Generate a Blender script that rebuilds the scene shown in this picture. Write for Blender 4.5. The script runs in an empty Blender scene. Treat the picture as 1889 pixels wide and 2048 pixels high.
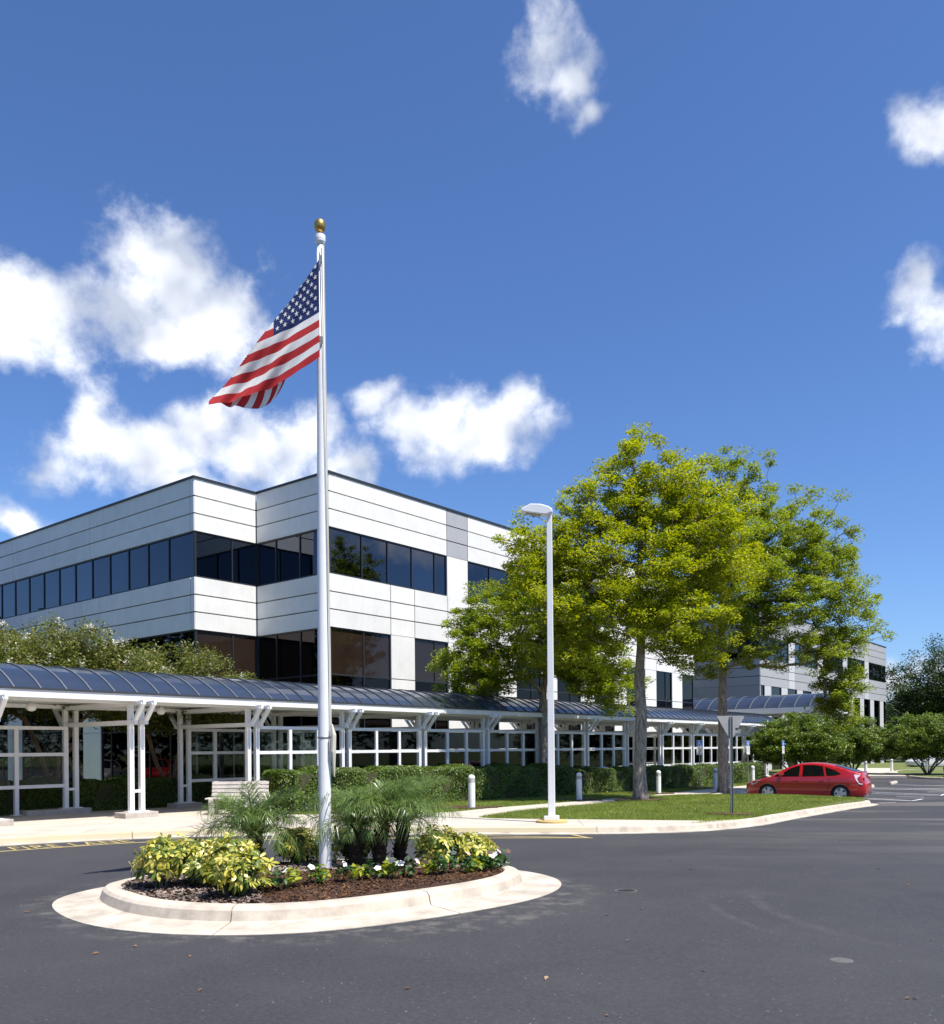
import bpy, bmesh, math, random
import numpy as np
from mathutils import Vector, Matrix
from mathutils.geometry import delaunay_2d_cdt

# ------------------------------------------------------------------ camera, sky, sun, exposure
SC = bpy.context.scene
COL = SC.collection
R = math.radians
F_PX, W_PX, H_PX = 1771.0, 1889.0, 2048.0
cam_d = bpy.data.cameras.new('camera')
cam_d.sensor_fit = 'VERTICAL'; cam_d.sensor_height = 36.0; cam_d.sensor_width = 36.0 * W_PX / H_PX
cam_d.lens = 36.0 * F_PX / H_PX
cam_d.shift_y = (1498.0 - 1024.0) / H_PX
cam_d.clip_end = 3000.0
cam = bpy.data.objects.new('camera', cam_d); COL.objects.link(cam)
cam.location = (0, 0, 1.67)
cam.rotation_mode = 'QUATERNION'
cam.rotation_quaternion = (Matrix.Rotation(R(90), 4, 'X') @ Matrix.Rotation(-0.0085, 4, 'Z')).to_quaternion()
SC.camera = cam

SUN_EL, SUN_AZ = R(62.3), R(128.6)            # azimuth clockwise from +Y
sun_dir = Vector((math.sin(SUN_AZ) * math.cos(SUN_EL), math.cos(SUN_AZ) * math.cos(SUN_EL), math.sin(SUN_EL)))
sl = bpy.data.lights.new('sun', 'SUN'); sl.energy = 5.0; sl.angle = R(0.5); sl.color = (1.0, 0.955, 0.88)
so = bpy.data.objects.new('sun', sl); COL.objects.link(so)
so.rotation_mode = 'QUATERNION'; so.rotation_quaternion = sun_dir.to_track_quat('Z', 'Y')
so.location = (0, 0, 60)

SC.view_settings.view_transform = 'Standard'; SC.view_settings.look = 'None'
SC.view_settings.gamma = 1.0; SC.view_settings.use_curve_mapping = False
SC.view_settings.exposure = 0.55

def nd(nt, t, **kw):
    n = nt.nodes.new(t)
    for k, v in kw.items():
        if k.startswith('i_'): n.inputs[int(k[2:])].default_value = v
        else: setattr(n, k, v)
    return n

def build_world():
    w = bpy.data.worlds.new('World'); SC.world = w; w.use_nodes = True
    nt = w.node_tree; nt.nodes.clear(); L = nt.links.new
    out = nd(nt, 'ShaderNodeOutputWorld'); bg = nd(nt, 'ShaderNodeBackground'); bg.inputs[1].default_value = 0.088
    sky = nd(nt, 'ShaderNodeTexSky'); sky.sky_type = 'NISHITA'; sky.sun_disc = False
    sky.sun_elevation = SUN_EL; sky.sun_rotation = SUN_AZ; sky.altitude = 0; sky.air_density = 1.0
    sky.dust_density = 0.5; sky.ozone_density = 1.6
    tc = nd(nt, 'ShaderNodeTexCoord')
    def mth(op, a, b=None, clamp=False):
        n = nd(nt, 'ShaderNodeMath', operation=op, use_clamp=clamp)
        for i, v in enumerate((a, b)):
            if v is None: continue
            if isinstance(v, (int, float)): n.inputs[i].default_value = v
            else: L(v, n.inputs[i])
        return n.outputs[0]
    def vm(op, a, b=None, s=None):
        n = nd(nt, 'ShaderNodeVectorMath', operation=op)
        for i, v in enumerate((a, b)):
            if v is None: continue
            if isinstance(v, tuple): n.inputs[i].default_value = v
            else: L(v, n.inputs[i])
        if s is not None: n.inputs['Scale'].default_value = s
        return n
    def noise(vec, scale, detail, rough=0.55, lac=2.0):
        n = nd(nt, 'ShaderNodeTexNoise'); n.inputs['Scale'].default_value = scale
        n.inputs['Detail'].default_value = detail; n.inputs['Roughness'].default_value = rough
        n.inputs['Lacunarity'].default_value = lac
        L(vec, n.inputs['Vector']); return n
    d = tc.outputs['Generated']
    warp = noise(d, 10.0, 3.0, 0.55)
    wv = vm('SCALE', vm('SUBTRACT', warp.outputs['Color'], (0.5, 0.5, 0.5)).outputs[0], s=0.085)
    dw = vm('ADD', d, wv.outputs[0]).outputs[0]
    # cumulus: (azimuth deg from +Y clockwise, elevation deg, half width deg, half height deg, tilt deg)
    blobs = [(5.5, 38.5, 1.8, 1.6, -10), (7.0, 37.0, 1.9, 1.8, 10), (7.9, 35.6, 1.2, 1.0, 0), (27.3, 31.6, 1.7, 1.5, 0), (28.6, 31.4, 1.8, 1.8, 0), (27.2, 24.3, 1.4, 1.7, -10), (28.0, 22.9, 1.5, 1.8, 0), (-18.2, 26.9, 4.6, 2.9, 0), (-21.2, 25.2, 3.2, 2.6, 0), (-15.6, 25.6, 3.5, 3.2, 0), (-18.6, 23.9, 3.6, 1.5, 0), (-26.8, 24.2, 3.4, 3.0, 0), (-27.2, 22.5, 3.0, 1.6, 0), (-23.2, 18.3, 2.4, 2.2, 0), (-20.3, 17.3, 5.0, 2.3, 0), (-16.6, 19.3, 2.2, 1.8, 0), (-14.0, 17.8, 5.2, 2.5, 0), (-10.6, 18.9, 2.9, 2.1, 0), (-7.4, 17.4, 3.2, 2.0, -10), (-17, 15.8, 6.5, 1.3, 0), (-5.7, 21.8, 1.6, 1.1, -20), (-2.6, 20.9, 3.9, 1.6, -18), (0.6, 19.7, 4.3, 2.0, -18), (-27.2, 12.8, 2.7, 1.4, 0), (25.8, 4.1, 1.8, 1.4, 0), (28.6, 3.7, 2.2, 1.2, 0)]
    blobs += [(52, 24, 6, 3.4, 5), (78, 14, 6, 2.4, 0), (85, 17.5, 6.5, 3.0, 0), (91, 13.5, 6, 2.6, 0), (112, 21, 7, 3.6, 0), (150, 20, 9, 4, 0), (205, 15, 9, 3.4, 0), (250, 32, 7, 4, 0), (292, 20, 8, 4, 0)]      # the same fair-weather cumulus all round
    fld = None
    for az, el, rw, rh, tilt in blobs:
        a, e = R(az), R(el)
        m = nd(nt, 'ShaderNodeMapping', vector_type='TEXTURE')
        m.inputs['Location'].default_value = (math.sin(a) * math.cos(e), math.cos(a) * math.cos(e), math.sin(e))
        rot = Matrix.Rotation(-a, 3, 'Z') @ Matrix.Rotation(e, 3, 'X') @ Matrix.Rotation(R(tilt), 3, 'Y')
        m.inputs['Rotation'].default_value = rot.to_euler('XYZ')
        m.inputs['Scale'].default_value = (R(rw), 0.5, R(rh))
        L(dw, m.inputs['Vector'])
        ln = vm('LENGTH', m.outputs[0]).outputs['Value']
        b = mth('SUBTRACT', 1.0, ln)
        if fld is None: fld = b
        else:
            sm = nd(nt, 'ShaderNodeMath', operation='SMOOTH_MAX'); L(fld, sm.inputs[0]); L(b, sm.inputs[1]); sm.inputs[2].default_value = 0.35; fld = sm.outputs[0]
    n1 = noise(d, 17.0, 7.0, 0.6)
    lift = tuple(0.03 * c for c in (sun_dir * 0.55 + Vector((0, 0, 0.85))))
    n2 = noise(vm('ADD', d, lift).outputs[0], 11.0, 2.5, 0.5)
    n3 = noise(d, 11.0, 2.5, 0.5)
    f = mth('ADD', fld, mth('MULTIPLY', mth('SUBTRACT', n1.outputs[0], 0.5), 2.5))
    mr = nd(nt, 'ShaderNodeMapRange', interpolation_type='SMOOTHSTEP'); L(f, mr.inputs[0])
    mr.inputs[1].default_value = -0.25; mr.inputs[2].default_value = 0.85
    dens = mth('MULTIPLY', mr.outputs[0], 0.98)
    # self shading: less light where more cloud lies toward the sun; thick parts white, thin parts bluish
    sh = mth('ADD', mth('MULTIPLY', mth('SUBTRACT', n3.outputs[0], n2.outputs[0]), 4.2), 0.60)
    sh = mth('ADD', sh, mth('MULTIPLY', mth('SUBTRACT', n3.outputs[0], 0.5), -0.15), clamp=True)
    cr = nd(nt, 'ShaderNodeMix', data_type='RGBA'); L(sh, cr.inputs[0])
    cr.inputs[6].default_value = (4.9, 5.4, 6.5, 1); cr.inputs[7].default_value = (10.2, 10.4, 10.8, 1)
    hs = nd(nt, 'ShaderNodeMix', data_type='RGBA', blend_type='MULTIPLY'); hs.inputs[0].default_value = 1.0; hs.inputs[7].default_value = (0.66, 0.89, 1.27, 1)
    L(sky.outputs[0], hs.inputs[6])
    mx = nd(nt, 'ShaderNodeMix', data_type='RGBA'); L(dens, mx.inputs[0]); L(hs.outputs[2], mx.inputs[6]); L(cr.outputs[2], mx.inputs[7])
    L(mx.outputs[2], bg.inputs[0]); L(bg.outputs[0], out.inputs[0])
    w.cycles.sampling_method = 'MANUAL'; w.cycles.sample_map_resolution = 1024
build_world()

# ------------------------------------------------------------------ terrain and helpers
def sst(a, b, x):
    t = np.clip((x - a) / (b - a), 0, 1); return t * t * (3 - 2 * t)
def gz(x, y): return -0.27 * sst(10, 40, np.asarray(y, float)) - 0.15 * sst(-2, 14, np.asarray(x, float))
def g(x, y): return float(gz(x, y))
ANG = R(51.0)                                   # building and walkway run along U, depth along V
U = Vector((math.cos(ANG), math.sin(ANG))); V = Vector((-math.sin(ANG), math.cos(ANG)))
C3 = Vector((-5.745, 35.98)); P1 = Vector((-8.4, 21.8))
def wl(t, v): p = P1 + U * t + V * v; return (p.x, p.y)

class MB:
    def __init__(s): s.v = []; s.f = []; s.m = []
    def add(s, vs, fs, mi=0):
        o = len(s.v); s.v += [tuple(p) for p in vs]; s.f += [tuple(i + o for i in q) for q in fs]; s.m += [mi] * len(fs); return s
    def box(s, x0, x1, y0, y1, z0, z1, mi=0):
        vs = [(x, y, z) for z in (z0, z1) for y in (y0, y1) for x in (x0, x1)]
        return s.add(vs, [(0, 2, 3, 1), (4, 5, 7, 6), (0, 1, 5, 4), (2, 6, 7, 3), (0, 4, 6, 2), (1, 3, 7, 5)], mi)
    def obox(s, c, ax, ay, az, mi=0):           # centre and three half-axis vectors
        c, ax, ay, az = map(Vector, (c, ax, ay, az))
        vs = [c + ax * i + ay * j + az * k for k in (-1, 1) for j in (-1, 1) for i in (-1, 1)]
        return s.add(vs, [(0, 2, 3, 1), (4, 5, 7, 6), (0, 1, 5, 4), (2, 6, 7, 3), (0, 4, 6, 2), (1, 3, 7, 5)], mi)
    def bar(s, a, b, w, h, up=(0, 0, 1), mi=0):
        a, b = Vector(a), Vector(b); d = (b - a); l = d.length; d.normalize()
        x = d.cross(Vector(up)); x.normalize(); u = x.cross(d)
        return s.obox((a + b) / 2, d * (l / 2), x * (w / 2), u * (h / 2), mi)
    def tube(s, pts, rad, n=8, cap=True, mi=0):
        pts = [Vector(p) for p in pts]; m = len(pts)
        if not hasattr(rad, '__len__'): rad = [rad] * m
        vs = []; x = None
        for i in range(m):
            d = (pts[min(i + 1, m - 1)] - pts[max(i - 1, 0)]); d.normalize()
            if x is None: x = d.orthogonal().normalized()
            x = (x - d * x.dot(d)); x = x.normalized() if x.length > 1e-6 else d.orthogonal().normalized()
            y = d.cross(x)
            for k in range(n):
                a = 2 * math.pi * k / n; vs.append(pts[i] + (x * math.cos(a) + y * math.sin(a)) * rad[i])
        fs = [(i * n + k, i * n + (k + 1) % n, (i + 1) * n + (k + 1) % n, (i + 1) * n + k) for i in range(m - 1) for k in range(n)]
        if cap: fs += [tuple(range(n - 1, -1, -1)), tuple((m - 1) * n + k for k in range(n))]
        return s.add(vs, fs, mi)
    def lathe(s, prof, c=(0, 0, 0), n=20, mi=0):
        vs = [(c[0] + r * math.cos(2 * math.pi * k / n), c[1] + r * math.sin(2 * math.pi * k / n), c[2] + z) for r, z in prof for k in range(n)]
        m = len(prof)
        fs = [(i * n + k, i * n + (k + 1) % n, (i + 1) * n + (k + 1) % n, (i + 1) * n + k) for i in range(m - 1) for k in range(n)]
        if prof[0][0] > 1e-4: fs.append(tuple(range(n - 1, -1, -1)))
        if prof[-1][0] > 1e-4: fs.append(tuple((m - 1) * n + k for k in range(n)))
        return s.add(vs, fs, mi)
    def prism(s, poly, ax, o, a, b, t0, t1, mi=0):   # 2D poly in axes a,b at origin o, extruded along ax
        o, ax, a, b = map(Vector, (o, ax, a, b)); n = len(poly)
        vs = [o + a * p + b * q + ax * t for t in (t0, t1) for p, q in poly]
        fs = [tuple(range(n - 1, -1, -1)), tuple(range(n, 2 * n))] + [(i, (i + 1) % n, n + (i + 1) % n, n + i) for i in range(n)]
        return s.add(vs, fs, mi)
    def mesh(s, name, mats, smooth=False):
        me = bpy.data.meshes.new(name); me.from_pydata(s.v, [], s.f); me.update()
        for m in (mats if isinstance(mats, (list, tuple)) else [mats]): me.materials.append(m)
        if any(s.m): me.polygons.foreach_set('material_index', s.m)
        if smooth: me.polygons.foreach_set('use_smooth', [True] * len(me.polygons))
        return me
    def build(s, name, mats, parent=None, smooth=False, bevel=0, loc=None, rz=None):
        o = link(name, s.mesh(name, mats, smooth), parent)
        if loc: o.location = loc
        if rz is not None: o.rotation_euler.z = rz
        if bevel:
            b = o.modifiers.new('bevel', 'BEVEL'); b.width = bevel; b.segments = 2; b.limit_method = 'ANGLE'
        return o
def link(name, me, parent=None):
    o = bpy.data.objects.new(name, me); COL.objects.link(o)
    if parent is not None: o.parent = parent
    return o
def empty(name, loc=(0, 0, 0), rz=0):
    o = bpy.data.objects.new(name, None); COL.objects.link(o); o.location = loc; o.rotation_euler.z = rz; o.empty_display_size = 0.2; return o
def tag(o, label=None, cat=None, group=None, kind=None):
    if label: o['label'] = label
    if cat: o['category'] = cat
    if group: o['group'] = group
    if kind: o['kind'] = kind
    return o
def copy_tree(o, parent=None):
    c = o.copy(); COL.objects.link(c); c.parent = parent
    for ch in o.children: copy_tree(ch, c)
    return c
def np_mesh(name, verts, faces, mat, smooth=False):
    me = bpy.data.meshes.new(name); nv = len(verts); nf, k = faces.shape
    me.vertices.add(nv); me.vertices.foreach_set('co', np.ascontiguousarray(verts, np.float32).ravel())
    me.loops.add(nf * k); me.loops.foreach_set('vertex_index', np.ascontiguousarray(faces, np.int32).ravel())
    me.polygons.add(nf); me.polygons.foreach_set('loop_start', np.arange(0, nf * k, k, dtype=np.int32))
    me.update(calc_edges=True); me.materials.append(mat)
    if smooth: me.polygons.foreach_set('use_smooth', np.ones(nf, bool))
    return me
def inside(poly, x, y):
    c = np.zeros(len(x), bool); n = len(poly)
    for i in range(n):
        x0, y0 = poly[i]; x1, y1 = poly[(i + 1) % n]
        if y0 == y1: continue
        k = ((y0 > y) != (y1 > y)) & (x < (x1 - x0) * (y - y0) / (y1 - y0) + x0); c ^= k
    return c
def slab(name, poly, off, mat, parent=None, skirt=0.3, step=1.5, zf=None):
    zf = zf or (lambda x, y: gz(x, y))
    P = np.array(poly); x0, y0 = P.min(0); x1, y1 = P.max(0)
    dens = []
    for i in range(len(poly)):
        a, b = P[i], P[(i + 1) % len(poly)]; n = max(1, int(np.linalg.norm(b - a) / step))
        for k in range(n): dens.append(a + (b - a) * k / n)
    nb = len(dens)
    gx, gy = np.meshgrid(np.arange(x0, x1, step), np.arange(y0, y1, step)); gx, gy = gx.ravel(), gy.ravel()
    k = inside([tuple(p) for p in dens], gx, gy)
    pts = [Vector((float(p[0]), float(p[1]))) for p in dens] + [Vector((float(a), float(b))) for a, b in zip(gx[k], gy[k])]
    vs, es, fs, *_ = delaunay_2d_cdt(pts, [], [list(range(nb))], 2, 1e-5)
    m = MB(); top = [(p.x, p.y, float(zf(p.x, p.y)) + off) for p in vs]
    m.add(top, [tuple(f) for f in fs])
    if skirt:
        ring = [(float(p[0]), float(p[1]), float(zf(p[0], p[1])) + off) for p in dens]
        low = [(p[0], p[1], p[2] - skirt) for p in ring]
        m.add(ring + low, [(i, i + nb, (i + 1) % nb + nb, (i + 1) % nb) for i in range(nb)])
    o = m.build(name, mat, parent)
    bm = bmesh.new(); bm.from_mesh(o.data); bmesh.ops.remove_doubles(bm, verts=bm.verts, dist=1e-4)
    bmesh.ops.recalc_face_normals(bm, faces=bm.faces)
    up = sum(f.normal.z * f.calc_area() for f in bm.faces)
    if up < 0: bmesh.ops.reverse_faces(bm, faces=bm.faces)
    bm.to_mesh(o.data); bm.free(); return o
def smooth_path(pts, n=8, closed=False):
    P = [Vector(p) for p in pts]; m = len(P); out = []
    rng = range(m if closed else m - 1)
    for i in rng:
        if closed: p0, p1, p2, p3 = P[i - 1], P[i], P[(i + 1) % m], P[(i + 2) % m]
        else: p0, p1, p2, p3 = P[max(i - 1, 0)], P[i], P[i + 1], P[min(i + 2, m - 1)]
        for k in range(n):
            t = k / n
            out.append(0.5 * ((2 * p1) + (p2 - p0) * t + (2 * p0 - 5 * p1 + 4 * p2 - p3) * t * t + (3 * p1 - p0 - 3 * p2 + p3) * t ** 3))
    if not closed: out.append(P[-1])
    return out
def normals(path, closed=False):                # left normals
    n = len(path); r = []
    for i in range(n):
        a = path[i - 1] if (closed or i > 0) else path[0]; b = path[(i + 1) % n] if (closed or i < n - 1) else path[-1]
        d = (b - a); d = Vector((d[0], d[1])).normalized(); r.append(Vector((-d.y, d.x)))
    return r
def sweep(path, prof, nrm, z_off=0.0):          # prof: (distance along normal, z)
    m = MB(); k = len(prof); n = len(path); vs = []
    for p, q in zip(path, nrm):
        for d, z in prof:
            x, y = p[0] + q.x * d, p[1] + q.y * d; vs.append((x, y, g(x, y) + z + z_off))
    fs = [(i * k + j, i * k + j + 1, (i + 1) * k + j + 1, (i + 1) * k + j) for i in range(n - 1) for j in range(k - 1)]
    fs += [tuple(range(k)), tuple((n - 1) * k + j for j in range(k - 1, -1, -1))]
    m.add(vs, fs); return m

# ------------------------------------------------------------------ materials
def pmat(name, col, rough=0.6, metal=0.0, var=0.0, vscale=4.0, bump=0.0, bscale=60.0, spec=0.5, coat=0.0, detail=6.0, col2=None):
    m = bpy.data.materials.new(name); m.use_nodes = True; nt = m.node_tree; L = nt.links.new
    b = nt.nodes['Principled BSDF']; b.inputs['Base Color'].default_value = (*col, 1); b.inputs['Roughness'].default_value = rough
    b.inputs['Metallic'].default_value = metal; b.inputs['Specular IOR Level'].default_value = spec; b.inputs['Coat Weight'].default_value = coat
    tc = nd(nt, 'ShaderNodeTexCoord') if (var or bump) else None
    if var:
        n = nd(nt, 'ShaderNodeTexNoise'); n.inputs['Scale'].default_value = vscale; n.inputs['Detail'].default_value = detail; n.inputs['Roughness'].default_value = 0.65
        L(tc.outputs['Object'], n.inputs['Vector'])
        mr = nd(nt, 'ShaderNodeMapRange'); L(n.outputs[0], mr.inputs[0]); mr.inputs[1].default_value = 0.3; mr.inputs[2].default_value = 0.7
        mx = nd(nt, 'ShaderNodeMix', data_type='RGBA'); L(mr.outputs[0], mx.inputs[0])
        c2 = col2 or tuple(c * (1 - var) for c in col)
        mx.inputs[6].default_value = (*c2, 1); mx.inputs[7].default_value = (*(tuple(min(1, c * (1 + var * 0.5)) for c in col) if not col2 else col), 1)
        L(mx.outputs[2], b.inputs['Base Color'])
    if bump:
        n = nd(nt, 'ShaderNodeTexNoise'); n.inputs['Scale'].default_value = bscale; n.inputs['Detail'].default_value = 4; L(tc.outputs['Object'], n.inputs['Vector'])
        bp = nd(nt, 'ShaderNodeBump'); bp.inputs['Strength'].default_value = bump; bp.inputs['Distance'].default_value = 0.01; L(n.outputs[0], bp.inputs['Height']); L(bp.outputs[0], b.inputs['Normal'])
    return m
def leafmat(name, cols, transl=0.3, rough=0.45, spec=0.35):
    m = bpy.data.materials.new(name); m.use_nodes = True; nt = m.node_tree; L = nt.links.new
    b = nt.nodes['Principled BSDF']; b.inputs['Roughness'].default_value = rough; b.inputs['Specular IOR Level'].default_value = spec
    ge = nd(nt, 'ShaderNodeNewGeometry'); cr = nd(nt, 'ShaderNodeValToRGB'); el = cr.color_ramp.elements
    while len(el) < len(cols): el.new(0.5)
    for i, c in enumerate(cols): el[i].position = i / (len(cols) - 1); el[i].color = (*c, 1)
    L(ge.outputs['Random Per Island'], cr.inputs[0])
    tc = nd(nt, 'ShaderNodeTexCoord'); n = nd(nt, 'ShaderNodeTexNoise'); n.inputs['Scale'].default_value = 0.9; n.inputs['Detail'].default_value = 3; L(tc.outputs['Object'], n.inputs['Vector'])
    mr = nd(nt, 'ShaderNodeMapRange'); L(n.outputs[0], mr.inputs[0]); mr.inputs[1].default_value = 0.3; mr.inputs[2].default_value = 0.7; mr.inputs[3].default_value = 0.72; mr.inputs[4].default_value = 1.2
    mu = nd(nt, 'ShaderNodeMix', data_type='RGBA', blend_type='MULTIPLY'); mu.inputs[0].default_value = 1.0; L(cr.outputs[0], mu.inputs[6]); L(mr.outputs[0], mu.inputs[7])
    c = mu.outputs[2]; L(c, b.inputs['Base Color'])
    t = nd(nt, 'ShaderNodeBsdfTranslucent'); hs = nd(nt, 'ShaderNodeHueSaturation'); hs.inputs['Saturation'].default_value = 1.1; hs.inputs['Value'].default_value = 1.35; L(c, hs.inputs['Color']); L(hs.outputs[0], t.inputs[0])
    ms = nd(nt, 'ShaderNodeMixShader'); ms.inputs[0].default_value = transl; L(b.outputs[0], ms.inputs[1]); L(t.outputs[0], ms.inputs[2]); L(ms.outputs[0], nt.nodes['Material Output'].inputs[0])
    return m
M = {}
M['panel'] = pmat('white_concrete_panel', (0.80, 0.78, 0.74), 0.75, var=0.08, vscale=1.3, bump=0.15, bscale=35)
M['panel_grey'] = pmat('grey_concrete_panel', (0.40, 0.40, 0.415), 0.75, var=0.06, vscale=1.5, bump=0.1)
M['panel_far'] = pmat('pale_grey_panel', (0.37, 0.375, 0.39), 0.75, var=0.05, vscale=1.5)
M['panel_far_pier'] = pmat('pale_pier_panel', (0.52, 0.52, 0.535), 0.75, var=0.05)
M['joint'] = pmat('joint_backing', (0.14, 0.14, 0.145), 0.9)
M['frame'] = pmat('dark_window_frame', (0.035, 0.037, 0.043), 0.4, 0.3)
M['coping'] = pmat('dark_coping_metal', (0.03, 0.033, 0.04), 0.45, 0.2)
M['pane'] = pmat('dark_tinted_glass', (0.095, 0.105, 0.125), 0.012, 1.0)
M['pane_low'] = pmat('bronze_tinted_glass', (0.034, 0.029, 0.028), 0.012, 1.0)
def weather(m, amt):
    nt = m.node_tree; L = nt.links.new; b = nt.nodes['Principled BSDF']; src = b.inputs['Base Color'].links[0].from_socket
    tc = nd(nt, 'ShaderNodeTexCoord'); mp = nd(nt, 'ShaderNodeMapping'); mp.inputs['Scale'].default_value = (3.2, 3.2, 0.22); L(tc.outputs['Object'], mp.inputs[0])
    n = nd(nt, 'ShaderNodeTexNoise'); n.inputs['Scale'].default_value = 2.0; n.inputs['Detail'].default_value = 6; n.inputs['Roughness'].default_value = 0.7; L(mp.outputs[0], n.inputs['Vector'])
    oi = nd(nt, 'ShaderNodeObjectInfo'); mr = nd(nt, 'ShaderNodeMapRange'); L(n.outputs[0], mr.inputs[0]); mr.inputs[1].default_value = 0.5; mr.inputs[2].default_value = 0.75; mr.inputs[3].default_value = 1.0; mr.inputs[4].default_value = 1.0 - amt
    m2 = nd(nt, 'ShaderNodeMapRange'); L(oi.outputs['Random'], m2.inputs[0]); m2.inputs[3].default_value = 0.94; m2.inputs[4].default_value = 1.02
    mu = nd(nt, 'ShaderNodeMath', operation='MULTIPLY'); L(mr.outputs[0], mu.inputs[0]); L(m2.outputs[0], mu.inputs[1])
    mx = nd(nt, 'ShaderNodeMix', data_type='RGBA', blend_type='MULTIPLY'); mx.inputs[0].default_value = 1.0; L(src, mx.inputs[6]); L(mu.outputs[0], mx.inputs[7]); L(mx.outputs[2], b.inputs['Base Color'])
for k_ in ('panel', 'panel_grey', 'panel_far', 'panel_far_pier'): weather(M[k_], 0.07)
def pane_var(m):
    nt = m.node_tree; L = nt.links.new; b = nt.nodes['Principled BSDF']; c = tuple(b.inputs['Base Color'].default_value)
    oi = nd(nt, 'ShaderNodeObjectInfo'); mr = nd(nt, 'ShaderNodeMapRange'); L(oi.outputs['Random'], mr.inputs[0]); mr.inputs[3].default_value = 0.72; mr.inputs[4].default_value = 1.25
    mx = nd(nt, 'ShaderNodeMix', data_type='RGBA', blend_type='MULTIPLY'); mx.inputs[0].default_value = 1.0; mx.inputs[6].default_value = c; L(mr.outputs[0], mx.inputs[7]); L(mx.outputs[2], b.inputs['Base Color'])
    tc = nd(nt, 'ShaderNodeTexCoord'); n = nd(nt, 'ShaderNodeTexNoise'); n.inputs['Scale'].default_value = 0.55; n.inputs['Detail'].default_value = 1; L(tc.outputs['Object'], n.inputs['Vector'])
    bp = nd(nt, 'ShaderNodeBump'); bp.inputs['Strength'].default_value = 0.35; bp.inputs['Distance'].default_value = 0.02; L(n.outputs[0], bp.inputs['Height']); L(bp.outputs[0], b.inputs['Normal'])
pane_var(M['pane']); pane_var(M['pane_low'])
M['pane_blind'] = pmat('glass_over_brown_blinds', (0.027, 0.017, 0.012), 0.02, spec=0.4, var=0.25, vscale=0.8)
M['white'] = pmat('white_paint', (0.80, 0.80, 0.79), 0.42, var=0.05, vscale=6)
M['fascia'] = pmat('fascia_paint', (0.72, 0.72, 0.71), 0.45, var=0.06, vscale=2)
M['soffit'] = pmat('soffit_panel', (0.7, 0.7, 0.68), 0.6)
def roof_glaze():
    m = pmat('smoked_roof_glazing', (0.034, 0.045, 0.07), 0.16, var=0.3, vscale=0.7, spec=0.8); return m
M['roof_dark'] = roof_glaze()
M['rib'] = pmat('dark_roof_rib', (0.05, 0.053, 0.06), 0.45, 0.2)
M['rib_light'] = pmat('light_roof_rib', (0.13, 0.14, 0.155), 0.5)
M['conc'] = pmat('pale_concrete', (0.54, 0.475, 0.39), 0.85, var=0.2, vscale=1.1, bump=0.25, bscale=90)
M['kerb'] = pmat('kerb_concrete', (0.54, 0.47, 0.38), 0.85, var=0.4, vscale=2.4, bump=0.3, bscale=70)
M['pad'] = pmat('pad_concrete', (0.46, 0.41, 0.36), 0.9, var=0.25, vscale=5, bump=0.4, bscale=50)
M['yellow'] = pmat('yellow_paint', (0.60, 0.47, 0.17), 0.7, var=0.35, vscale=9, col2=(0.34, 0.27, 0.13))
M['yellow_faded'] = pmat('faded_yellow_paint', (0.53, 0.46, 0.27), 0.8, var=0.3, vscale=3, col2=(0.52, 0.45, 0.34))
M['paintwhite'] = pmat('white_road_paint', (0.72, 0.72, 0.72), 0.7, var=0.25, vscale=8)
def barkmat():
    m = pmat('grey_bark', (0.3, 0.26, 0.22), 0.9); nt = m.node_tree; L = nt.links.new; b = nt.nodes['Principled BSDF']
    tc = nd(nt, 'ShaderNodeTexCoord'); mp = nd(nt, 'ShaderNodeMapping'); mp.inputs['Scale'].default_value = (9, 9, 2.4); L(tc.outputs['Object'], mp.inputs[0])
    n = nd(nt, 'ShaderNodeTexNoise'); n.inputs['Scale'].default_value = 1.6; n.inputs['Detail'].default_value = 8; n.inputs['Roughness'].default_value = 0.72; L(mp.outputs[0], n.inputs['Vector'])
    cr = nd(nt, 'ShaderNodeValToRGB'); e = cr.color_ramp.elements; e[0].position = 0.34; e[0].color = (0.10, 0.075, 0.06, 1); e[1].position = 0.66; e[1].color = (0.50, 0.44, 0.385, 1); e.new(0.48).color = (0.27, 0.225, 0.185, 1)
    L(n.outputs[0], cr.inputs[0]); L(cr.outputs[0], b.inputs['Base Color'])
    bp = nd(nt, 'ShaderNodeBump'); bp.inputs['Strength'].default_value = 1.0; bp.inputs['Distance'].default_value = 0.035; L(n.outputs[0], bp.inputs['Height']); L(bp.outputs[0], b.inputs['Normal']); return m
M['bark'] = barkmat()
M['bark_red'] = pmat('smooth_tan_bark', (0.22, 0.115, 0.07), 0.6, var=0.45, vscale=5, bump=0.3, bscale=20)
M['mulch_new'] = pmat('dark_mulch', (0.085, 0.045, 0.028), 0.95, var=0.5, vscale=35, bump=1.0, bscale=80)
M['steel'] = pmat('galvanised_steel', (0.30, 0.31, 0.31), 0.5, 0.6, var=0.2, vscale=10)
M['chrome'] = pmat('bright_metal', (0.6, 0.6, 0.62), 0.25, 1.0)
M['gold'] = pmat('gold_ball', (0.50, 0.33, 0.09), 0.38, 0.9)
M['rope'] = pmat('pale_rope', (0.6, 0.56, 0.45), 0.8)
M['soil'] = pmat('soil_and_turf', (0.13, 0.155, 0.035), 0.95, var=0.35, vscale=2.0, bump=0.5, bscale=40)
M['far_grass'] = pmat('far_turf', (0.10, 0.13, 0.035), 0.95, var=0.3, vscale=0.4)
M['black'] = pmat('black_rubber', (0.012, 0.012, 0.012), 0.7)

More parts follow.
